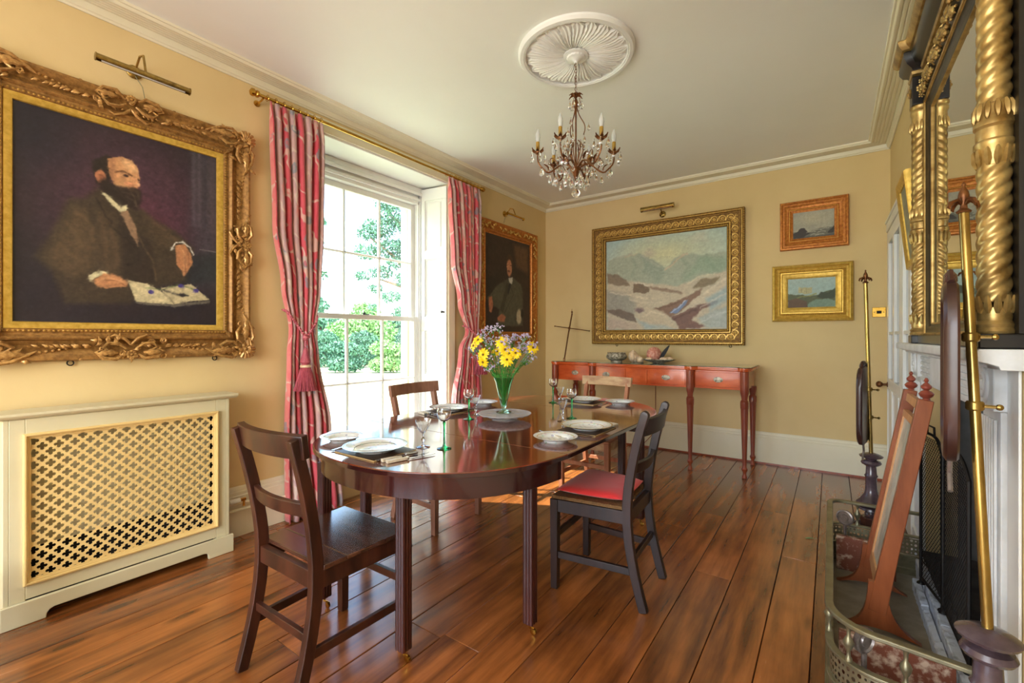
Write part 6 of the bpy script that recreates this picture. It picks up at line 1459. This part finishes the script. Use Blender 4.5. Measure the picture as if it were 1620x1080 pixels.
for (a, b) in ((1.83, 2.035), (3.205, 3.41)):
    mtb = basis((.375, (a+b)/2, 1.0775), (0, -1, 0), (-1, 0, 0))
    o = CM('corner_block', G().box(.375, XR-.001, a, b, 1.008, 1.131), 'white_worn', bevel=.003)
    obj('roundel', G().lathe([(.060, 0), (.060, .005), (.054, .007), (.050, .002), (.040, .002), (.037, .007), (.030, .007), (.027, .002), (.018, .002), (.014, .009), (.002, .012)], 36, mtb), 'white_worn', o)
    g = G().box(.392, XR-.001, a+.012, b-.012, .0, 1.007)
    for k in range(6): yk = a+.036+.0265*k; g.box(.384, .3915, yk, yk+.014, .16, .98)
    o = CM('pilaster', g, 'white_worn', bevel=.003)
    CM('plinth_block', G().box(.378, XR-.001, a, b, 0, .145), 'white_worn', bevel=.004)
CM('back_slab', G().box(XR-.008, XR-.0015, 1.735, 1.829, 0, 1.131), 'white', bevel=.002)

# ---- overmantel mirror
om = thing('overmantel_mirror', 'black and gilt overmantel mirror with twisted columns standing on mantel shelf', 'mirror', (XR, 2.40, 1.1885))
MY0, MY1, C0, C1, CXX = 1.705, 3.055, 1.760, 2.992, .362
def OM(*a, **k): return CM(*a, root=om, **k)
OM('back_board', G().box(.396, XR-.001, MY0, MY1, 1.2295, 2.50), 'black')
OM('base_plinth', G().box(.345, XR-.001, C0+.045, C1-.045, 1.189, 1.229).box(.322, XR-.001, MY0, C0+.0449, 1.189, 1.229).box(.322, XR-.001, C1-.0449, MY1, 1.189, 1.229), 'black', bevel=.004)
mw = 2*.530; mcy = (C0+C1)/2
mtm = basis((.3955, mcy, 1.80), (0, -1, 0), (-1, 0, 0))
GW, GH = C1-C0-.085, 1.135
OM('glass', G().box(.3935, .3955, mcy-GW/2+.04, mcy+GW/2-.04, 1.24, 2.36), 'mirror', smooth=False)
OM('inner_frame', G().add(G().rframe(GW, GH, [(0, 0), (0, .020), (.008, .022), (.030, .014), (.046, .006), (.046, 0)]), mtm), 'black')
OM('gilt_bead', G().add(G().rframe(GW, GH, [(-.004, 0), (-.004, .026), (.004, .028), (.008, .022), (.008, 0)]), mtm).add(G().rframe(GW-.094, GH-.094, [(0, 0), (0, .008), (.006, .009), (.009, .004), (.009, 0)]), mtm), 'giltcol')
g = G().box(.374, .3955, C0+.045, C1-.045, 2.375, 2.50)
OM('carved_frieze_ground', g, 'black')
g = G(); rr = random.Random(9); mf = basis((.374, mcy, 2.437), (0, -1, 0), (-1, 0, 0)); fg = G()
for k in range(15):
    x = -.53+1.06*k/14; s_ = 1 if k % 2 else -1
    acanthus(fg, (x, -.01*s_), .9*s_, .07, .020, .004, 3, .014); acanthus(fg, (x, .0), pi-.7*s_, .06, .016, .006, 3, .014)
    spiral(fg, (x+.02, .018*s_), .028, .008, 0, 6*s_, .006, 10, .012, 5)
    for _ in range(5): fg.sph((x+rr.uniform(-.03, .03), rr.uniform(-.045, .045), .012), rr.uniform(.006, .011), 6, 4)
OM('carved_frieze', G().add(fg, mf), 'giltcol', kind='stuff')
OM('frieze_bead', G().box(.366, .3739, C0+.045, C1-.045, 2.362, 2.376), 'giltcol', bevel=.002)
def twist_col(y):
    t = OM('twisted_column', G().lathe([(.040, 1.2295), (.042, 1.236), (.038, 1.246), (.041, 1.254), (.034, 1.264), (.036, 1.275), (.033, 1.30)], 20, Matrix.Translation((CXX, y, 0))), 'giltcol')
    for z0, z1 in ((1.315, 1.69), (1.85, 2.26)):
        R = []; n = int((z1-z0)/.0045)
        for i in range(n+1):
            z = z0+(z1-z0)*i/n; tw = 2*pi*z/.150
            R.append([((0.0355*(.84+.16*abs(math.sin(2*(2*pi*j/32)-tw*2)))) * cos(2*pi*j/32)+CXX, (0.0355*(.84+.16*abs(math.sin(2*(2*pi*j/32)-tw*2))))*sin(2*pi*j/32)+y, z) for j in range(32)])
        obj('shaft', G().loft(R), 'giltcol', t, sharp=70)
    for z, up in ((1.300, 1), (1.70, 1), (1.84, -1), (2.27, -1)):
        g = G(); nl = 12
        for k in range(nl):
            m_ = Matrix.Translation((CXX, y, z-(.008 if up > 0 else -.008))) @ Matrix.Rotation(2*pi*k/nl, 4, 'Z') @ Matrix.Rotation(-up*(pi/2-.25), 4, 'Y')
            g.add(acanthus(G(), (0, 0), 0, .042, .011, .030*1, 2, .006), m_) if False else None
            a = 2*pi*k/nl
            P = [(CXX+cos(a)*r_, y+sin(a)*r_, z+up*h) for r_, h in ((.033, -.016), (.036, .0), (.0375, .014), (.040, .026), (.0385, .032))]
            g.tube(P, [.004, .0085, .0075, .0045, .002], 5)
        obj('leaf_collar', g, 'giltcol', t)
    obj('waist_band', G().lathe([(.033, 1.685), (.036, 1.70), (.036, 1.73), (.041, 1.738), (.041, 1.748), (.036, 1.755), (.037, 1.77), (.036, 1.785), (.041, 1.792), (.041, 1.802), (.036, 1.81), (.036, 1.84), (.033, 1.855)], 20, Matrix.Translation((CXX, y, 0))), 'giltcol', t)
    obj('capital', G().lathe([(.033, 2.26), (.036, 2.28), (.034, 2.31), (.040, 2.325), (.040, 2.335), (.036, 2.343), (.042, 2.352), (.042, 2.361)], 20, Matrix.Translation((CXX, y, 0))), 'giltcol', t)
    g = OM('entablature_block', G().box(.326, .3955, y-.044, y+.044, 2.3615, 2.50), 'black', bevel=.003)
    q = G()
    for s_ in (-1, 1):
        mm = basis((.360, y+s_*.0445, 2.435), (s_*1, 0, 0) if False else ((-1, 0, 0) if s_ > 0 else (1, 0, 0)), (0, s_, 0)); r9 = G(); rosette(r9, (0, 0), .024, .004, 7); rosette(r9, (0, .035), .014, .003, 5); rosette(r9, (0, -.035), .014, .003, 5); q.add(r9, mm)
    mm = basis((.3255, y, 2.435), (0, -1, 0), (-1, 0, 0)); r9 = G(); rosette(r9, (0, 0), .026, .004, 8); q.add(r9, mm)
    obj('gilt_rosette', q, 'giltcol', g, kind='stuff')
twist_col(C0); twist_col(C1)
def corn(y0, y1, xf, pieces):
    for nm, m_, pr in pieces:
        R = []
        for (x, y, sx, sy) in ((XR-.001, y1, 0, 1), (xf, y1, -1, 1), (xf, y0, -1, -1), (XR-.001, y0, 0, -1)):
            R.append([(x+sx*o_, y+sy*o_, z) for o_, z in pr]+[(XR-.001 if sx == 0 else x+.02, y-sy*.02, pr[-1][1]), (XR-.001 if sx == 0 else x+.02, y-sy*.02, pr[0][1])])
        OM(nm, G().loft(R), m_, sharp=30)
pcs = [('gilt_band', 'giltcol', [(0, 2.5005), (.008, 2.502), (.012, 2.515), (.008, 2.520)]), ('black_cavetto', 'black', [(.006, 2.5205), (.012, 2.535), (.030, 2.550), (.042, 2.575), (.044, 2.600), (.036, 2.608)]),
       ('gilt_crown', 'giltcol', [(.036, 2.6085), (.050, 2.612), (.064, 2.630), (.068, 2.650), (.064, 2.655)])]
corn(C0-.046, C0+.060, .332, pcs); corn(C1-.060, C1+.046, .332, pcs); corn(C0+.12, C1-.12, .360, pcs)
OM('cornice_top', G().box(.300, XR-.001, C0-.09, C1+.09, 2.656, 2.668), 'black')

# ================================================================ HEARTH, FENDER
tag(obj('hearth_slab', G().box(-.004, XR+.44, 1.716, 3.03, -.002, .012), 'plinth'), 'dark stone hearth slab inside brass fender', 'hearth')
for y, ln, l in ((1.975, .30, 'rust-mottled stone slab standing on edge at near end inside fender'), (2.915, .24, 'rust-mottled stone slab standing on edge at far end inside fender')):
    tag(obj('stone_slab', G().box(.022, .022+ln, y-.012, y+.012, .0125, .185), 'stoneslab', bevel=.002), l, 'stone slab', 'stone slabs in the hearth')
rk = random.Random(2)
kb = [('crumbling white painted kerb block, front row nearest in front of fire opening', .316, .345, 2.06, 2.34, .062), ('crumbling white painted kerb block, front row middle', .316, .343, 2.345, 2.62, .058), ('crumbling white painted kerb block, front row farthest', .316, .345, 2.625, 2.88, .064),
      ('taller crumbling white kerb block, back row nearest', .347, .383, 2.05, 2.40, .098), ('taller crumbling white kerb block, back row middle', .347, .383, 2.405, 2.78, .100), ('taller crumbling white kerb block, back row farthest', .347, .383, 2.785, 3.19, .099)]
for (lb, x0, x1, y0, y1, h) in kb:
    g = G(); R = []
    for i in range(15):
        y = y0+(y1-y0)*i/14; j = lambda: rk.uniform(-.003, .003); R.append([(x0+abs(j()), y, .0125), (x0+abs(j()), y, h+j()-.004), (x0+.006, y, h+j()-.001), (x1-.001, y, h-abs(j())), (x1-.001, y, .0125)])
    tag(obj('kerb_block', G().loft(R), 'ash', smooth=False), lb, 'stone block', 'white kerb blocks')
tag(obj('inner_hearth', G().box(.384, XR+.44, 2.045, 3.195, .0125, .094), 'soot_and_shade'), 'raised sooty inner hearth behind white kerb blocks', 'hearth')
fd = thing('brass_fender', 'low brass fender with pierced band and turned balusters around hearth', 'fender', (.18, 2.36, 0))
def FD(name, g, m, **k): o = obj(name, g, m, fd, **k); o.location = (-.18, -2.36, 0); return o
def arc(cx, cy, r_, a0, a1, n=8): return [(cx+r_*cos(a0+(a1-a0)*i/n), cy+r_*sin(a0+(a1-a0)*i/n)) for i in range(n+1)]
path = [(.375, 3.045), (.10, 3.045)]+arc(.055, 2.985, .06, pi/2, pi, 6)+[(-.005, 2.5), (-.005, 2.1)]+arc(.135, 1.86, .14, pi, 3*pi/2, 10)+[(.25, 1.705), (.360, 1.690)]
def dense(P, d=.03):
    o_ = []
    for a, b in zip(P, P[1:]):
        n = max(1, int(math.dist(a, b)/d)); o_ += [(a[0]+(b[0]-a[0])*i/n, a[1]+(b[1]-a[1])*i/n) for i in range(n)]
    return o_+[P[-1]]
dp_ = dense(path, .0285)
FD('top_rail', G().path_bar([(x, y, .326) for x, y in dp_], .014, .026, side=(0, 0, 1)), 'brassdull', bevel=.003, sharp=50)
FD('lower_rail', G().path_bar([(x, y, .206) for x, y in dp_], .010, .024, side=(0, 0, 1)), 'brassdull', bevel=.002, sharp=50)
FD('base_moulding', G().path_bar([(x, y, .022) for x, y in dp_], .040, .026, side=(0, 0, 1)).path_bar([(x, y, .105) for x, y in dp_], .008, .016, side=(0, 0, 1)), 'brassdull', bevel=.002, sharp=50)
# pierced plate: cells with real holes following the path
g = G(); cum = [0]
for a, b in zip(dp_, dp_[1:]): cum.append(cum[-1]+math.dist(a, b))
def onp(s_):
    s_ = min(max(s_, 0), cum[-1]-1e-6)
    for i in range(len(cum)-1):
        if cum[i+1] >= s_: t = (s_-cum[i])/(cum[i+1]-cum[i]); return (dp_[i][0]+(dp_[i+1][0]-dp_[i][0])*t, dp_[i][1]+(dp_[i+1][1]-dp_[i][1])*t)
cw = .0165; nn_ = int(cum[-1]/cw)
for row in range(4):
    zc_ = .122+.0205*row+(.0 if row < 2 else .0)
    for i in range(nn_):
        sc_ = (i+.5)*cw; b0 = len(g.v); sq = [(-1, -1), (0, -1), (1, -1), (1, 0), (1, 1), (0, 1), (-1, 1), (-1, 0)]
        for a, b in sq: p = onp(sc_+a*cw/2); g.v.append((p[0], p[1], zc_+b*.01025))
        rad = .0058 if (i+row) % 2 else .0035
        for a, b in sq: L_ = math.hypot(a, b); p = onp(sc_+a/L_*rad); g.v.append((p[0], p[1], zc_+b/L_*rad*1.15))
        for k in range(8): l_ = (k+1) % 8; g.f.append((b0+k, b0+l_, b0+8+l_, b0+8+k))
FD('pierced_band', g, 'brassdull', smooth=False)
FD('plain_band', G().path_bar([(x, y, .073) for x, y in dp_], .062, .003, side=(0, 0, 1)), 'brassdull', sharp=60)
bal = mesh('baluster', G().lathe([(.010, 0), (.010, .008), (.006, .014), (.005, .030), (.013, .048), (.015, .058), (.011, .068), (.005, .078), (.006, .098), (.010, .106), (.010, .109)], 12)); bal.materials.append(M['brassdull'])
for s_ in (.09, .26, .62, 1.0, 1.36, 1.50, 1.66, 1.80):
    p = onp(s_) if s_ < cum[-1] else onp(cum[-1]-.02); obj('baluster', bal, None, fd, loc=(p[0]-.18, p[1]-2.36, .211))
for (x, y, a) in ((.060, 2.972, -.4), (.085, 1.805, .9)):
    mm = Matrix.Translation((x, y, .262)) @ Matrix.Rotation(a, 4, 'Z') @ Matrix.Rotation(pi/2, 4, 'X')
    FD('tool_rest', G().lathe([(.003, .008), (.016, .008), (.018, .003), (.030, .003), (.034, .009), (.040, .006), (.040, -.006), (.034, -.009), (.003, -.008)], 24, mm).tube([(x, y, .222), (x, y, .10), (x, y, .013)], [.008, .006, .010], 8), 'steelold')

# ================================================================ SPARK GUARD
sg = thing('spark_guard', 'folding black wire mesh spark guard standing in fire opening', 'fire guard', (.365, 2.45, .10))
def SGp(y0, y1, x0, x1, z0, z1, arch):
    o_ = Vector((.365, 2.45, .10)); u = Vector((x1-x0, y1-y0, 0)); w = u.length; u.normalize()
    def Q(a, z): return Vector((x0, y0, 0))+u*a+Vector((0, 0, z))-o_
    def top(a): return z1-arch*(abs(2*a/w-1)**3)
    fr_ = [Q(0, z0), *[Q(w*i/12, top(w*i/12)) for i in range(13)], Q(w, z0)]
    obj('frame', G().tube([tuple(p) for p in fr_], .006, 6).tube([tuple(Q(0, z0)), tuple(Q(w, z0))], .005, 6).tube([tuple(Q(0, .21)), tuple(Q(w, .21))], .003, 5), 'iron', sg)
    for a in (0, w): obj('foot', G().tube([tuple(Q(a, z0)), tuple(Q(a, .12))], .005, 6).lathe([(.016, 0), (.014, .006), (.006, .012), (.005, .022)], 10, Matrix.Translation(Q(a, .1005))), 'iron', sg)
    obj('handle', G().tube([tuple(Q(w/2-.04, top(w/2)-.002)), tuple(Q(w/2-.035, top(w/2)+.035)), tuple(Q(w/2+.035, top(w/2)+.035)), tuple(Q(w/2+.04, top(w/2)-.002))], .004, 6), 'iron', sg)
    g = G(); pitch = .021; c = -2.0
    while c < w+1.0:
        for sl in (1, -1):
            pts = []
            for i in range(41):       # wire: a = c + sl*(z-z0)
                z = z0+(z1-z0)*i/40; a = (c+(z-z0)) if sl > 0 else (w-c-(z-z0))
                if 0 <= a <= w and z <= top(a): pts.append((a, z))
            if len(pts) > 1: g.tube([tuple(Q(*pts[0])), tuple(Q(*pts[-1]))], .0013, 3, caps=False)
        c += pitch
    obj('wire_mesh', g, 'iron', sg, kind='stuff', smooth=False)
SGp(2.745, 2.515, .333+.0, .370, .13, .80, .05); SGp(2.500, 2.10, .371, .374, .13, .80, .06)

# ================================================================ CHEVAL FIRE SCREEN
cf = thing('fire_screen', 'leaning orange-oak framed fire screen with painted panel and turned finials on hearth', 'fire screen', (.15, 2.57, .0125))
FS = Vector((.15, 2.57, .0125))
def PX(z): return .135+.165*(z/.97)        # lean
for y in (2.365, 2.775):
    g = G().path_bar([(PX(z)-FS.x, y-FS.y, z-FS.z) for z in (.10, .4, .7, .975)], .030, [.060, .052, .050, .048], side=(0, 1, 0))
    p = obj('post', g, 'oak', cf, bevel=.003)
    tz = .975; obj('finial', G().lathe([(.014, 0), (.010, .006), (.020, .014), (.024, .024), (.016, .034), (.008, .038), (.016, .046), (.017, .054), (.008, .064), (.004, .068), (.008, .076), (.003, .086)], 14, Matrix.Translation((PX(tz)+.002-FS.x, y-FS.y, tz-FS.z))), 'redfinial', cf)
    pts = bez((.022, 0, .014), (.09, 0, .035), (.12, 0, .07), (.125, 0, .22), 8)+bez((.185, 0, .22), (.185, 0, .10), (.215, 0, .05), (.29, 0, .014), 8)+bez((.27, 0, .0128), (.20, 0, .045), (.10, 0, .045), (.035, 0, .0128), 6)[1:]
    obj('foot', G().ext([(x-FS.x, y-.0135-FS.y, z-FS.z) for x, _, z in pts], (0, .027, 0)), 'oak', cf, smooth=False)
for z0, z1, m_, nm, th in ((.925, .960, 'oaklight', 'rail', .022), (.855, .885, 'oaklight', 'rail', .022), (.15, .20, 'oaklight', 'rail', .022), (.20, .855, 'screenart', 'painted_panel', .008)):
    g = G().path_bar([(PX(z)-FS.x, 0, z-FS.z) for z in (z0, z1)], .41-.032, th, side=(0, 1, 0)); obj(nm, g, m_, cf, loc=(0, 0, 0), bevel=.001)
for y in (2.395, 2.745): obj('stile', G().path_bar([(PX(z)-.002-FS.x, y-FS.y, z-FS.z) for z in (.2005, .8545)], .022, .018, side=(0, 1, 0)), 'oaklight', cf)

# ================================================================ POLE SCREENS
def pole_screen(label, base, topxy, zb0, zb1, board_c, board_dir, w, gem, group, pr=.0135, ztop=1.55):
    t = thing('pole_screen', label, 'pole screen', (base[0], base[1], 0), 0, group)
    dx, dy = topxy[0]-base[0], topxy[1]-base[1]
    def L_(z): q = (z-.49)/(ztop-.49); return (dx*q, dy*q, z)
    obj('turned_base', G().lathe([(.030, .12), (.034, .135), (.030, .15), (.062, .165), (.058, .178), (.030, .188), (.028, .195), (.080, .200), (.076, .212), (.055, .232), (.036, .262), (.030, .285), (.028, .36), (.034, .372), (.028, .384), (.026, .43), (.046, .442), (.052, .452), (.046, .464), (.026, .470), (.030, .476), (.056, .486), (.060, .494), (.044, .504), (.020, .512)], 24), 'redwoodsheen', t)
    g = G().lathe([(.052, .058), (.056, .070), (.056, .115), (.050, .121)], 6); obj('hexagonal_block', g, 'redwood', t, smooth=False)
    for k in range(3):
        a = 2*pi*k/3+1.0; obj('leg', G().path_bar([(cos(a)*.03, sin(a)*.03, .085), (cos(a)*.075, sin(a)*.075, .060), (cos(a)*.105, sin(a)*.105, .016), (cos(a)*.118, sin(a)*.118, .012)], [.04, .034, .024, .020], [.024]*4, side=(0, 0, 1)), 'redwood', t, bevel=.002)
    obj('pole', G().tube([L_(.505), L_(.8), L_(1.2), L_(ztop)], pr*.8, 12), 'brassold', t)
    tp = Vector(L_(ztop)); g = G().lathe([(.014, 0), (.016, .004), (.008, .012), (.006, .030), (.012, .042), (.010, .055), (.003, .070), (.005, .076), (.001, .082)], 10, Matrix.Translation(tp))
    for k in range(4):
        a = pi/2*k+.5; g.tube([(tp.x+cos(a)*r_, tp.y+sin(a)*r_, tp.z+z) for r_, z in ((.004, .022), (.016, .034), (.030, .028), (.036, .016), (.032, .012))], [.003, .006, .006, .004, .002], 5)
    obj('finial', g, 'bronze', t)
    zm = (zb0+zb1)/2
    for z in (zm+.09, zb0+.17): 
        q = Vector(L_(z)); obj('clamp', G().lathe([(.015, -.012), (.018, -.008), (.018, .008), (.015, .012)], 12, Matrix.Translation(q)).tube([tuple(q+Vector((.0, 0, 0))), tuple(q+Vector((.040, -.01, 0)))], .0045, 6).sph(tuple(q+Vector((.042, -.01, 0))), .008, 8, 5), 'brassold', t)
    u = Vector((*board_dir, 0)).normalized(); n = Vector((u.y, -u.x, 0));
    if n.x > 0: n = -n
    c = Vector((board_c[0]-base[0], board_c[1]-base[1], zm)); H = zb1-zb0
    mt_ = Matrix((u, Vector((0, 0, 1)), u.cross(Vector((0, 0, 1))))).transposed().to_4x4(); mt_.translation = c
    sgn = 1 if (u.cross(Vector((0, 0, 1)))).x < 0 else -1
    out_ = []
    for k in range(40):
        a = 2*pi*k/40; x, y = cos(a), sin(a); q = (abs(x)**4.2+abs(y)**4.2)**(-1/4.2); out_.append((x*q*w/2, y*q*H/2*.93))
    R = [[mt_ @ Vector((x*s_, y*s_, z*sgn)) for x, y in out_] for s_, z in ((.97, -.014), (1, -.009), (1, .009), (.96, .016), (.84, .016), (.80, .006))]
    b = obj('shield_board', G().loft(R), 'redwood', t, sharp=40)
    obj('needlework', G().loft([[mt_ @ Vector((x*.79, y*.79, z*sgn)) for x, y in out_] for z in (.0062, .0075)]), gem, b)
    cr__ = G()
    for k in range(7):
        a = -.9+.3*k; cr__.sph(tuple(mt_ @ Vector((w*.20*sin(a*1.2), H/2*.93+.018*cos(a*1.5), 0))), .014, 7, 5)
    cr__.tube([tuple(mt_ @ Vector((-w*.26, H/2*.92, 0))), tuple(mt_ @ Vector((-w*.12, H/2*.92+.030, 0))), tuple(mt_ @ Vector((w*.12, H/2*.92+.030, 0))), tuple(mt_ @ Vector((w*.26, H/2*.92, 0)))], .007, 6)
    obj('carved_crest', cr__, 'redwood', b)
    obj('lower_bracket', G().tube([tuple(mt_ @ Vector((0, -H/2*.92, 0))), tuple(mt_ @ Vector((.02, -H/2*.92-.05, 0))), tuple(mt_ @ Vector((-.02, -H/2*.92-.09, 0)))], .006, 6), 'steelold', b)
    return t
pole_screen('brass pole screen with oval red embroidered board behind far end of fender', (.200, 3.52), (.172, 3.50), .56, 1.06, (.158, 3.44), (.18, .98), .27, 'needle', 'pole screens beside the fireplace')
pole_screen('brass pole screen with dark wooden board nearest the camera at right', (.312, 1.565), (.288, 1.672), .875, 1.385, (.264, 1.690), (.12, 1), .28, 'needle', 'pole screens beside the fireplace')

# ================================================================ ODDMENTS
g = G(); q = [(0, 0), (.012, .006), (.028, .008), (.044, .003), (.056, 0), (.044, -.004), (.026, -.008), (.010, -.005)]
g.ext([(x, y, .0015+.004*sin(x*50)) for x, y in q], (0, 0, .0008)); tag(obj('fallen_leaf', g, 'leaf', loc=(-.13, 3.25, .0), rot=(0, 0, .5)), 'small green leaf fallen on floorboards left of the fender', 'leaf')
t = thing('wooden_stool', 'dark wooden stool corner at extreme lower left of the photo', 'stool', (-2.44, .03, 0))
obj('seat', G().box(-.19, .19, -.17, .17, .285, .31), 'redwood', t, bevel=.004)
for sx in (-1, 1):
    for sy in (-1, 1): obj('leg', G().beam((sx*.17, sy*.15, 0), (sx*.16, sy*.14, .285), .028, .028, .036, .036), 'redwood', t, bevel=.002)
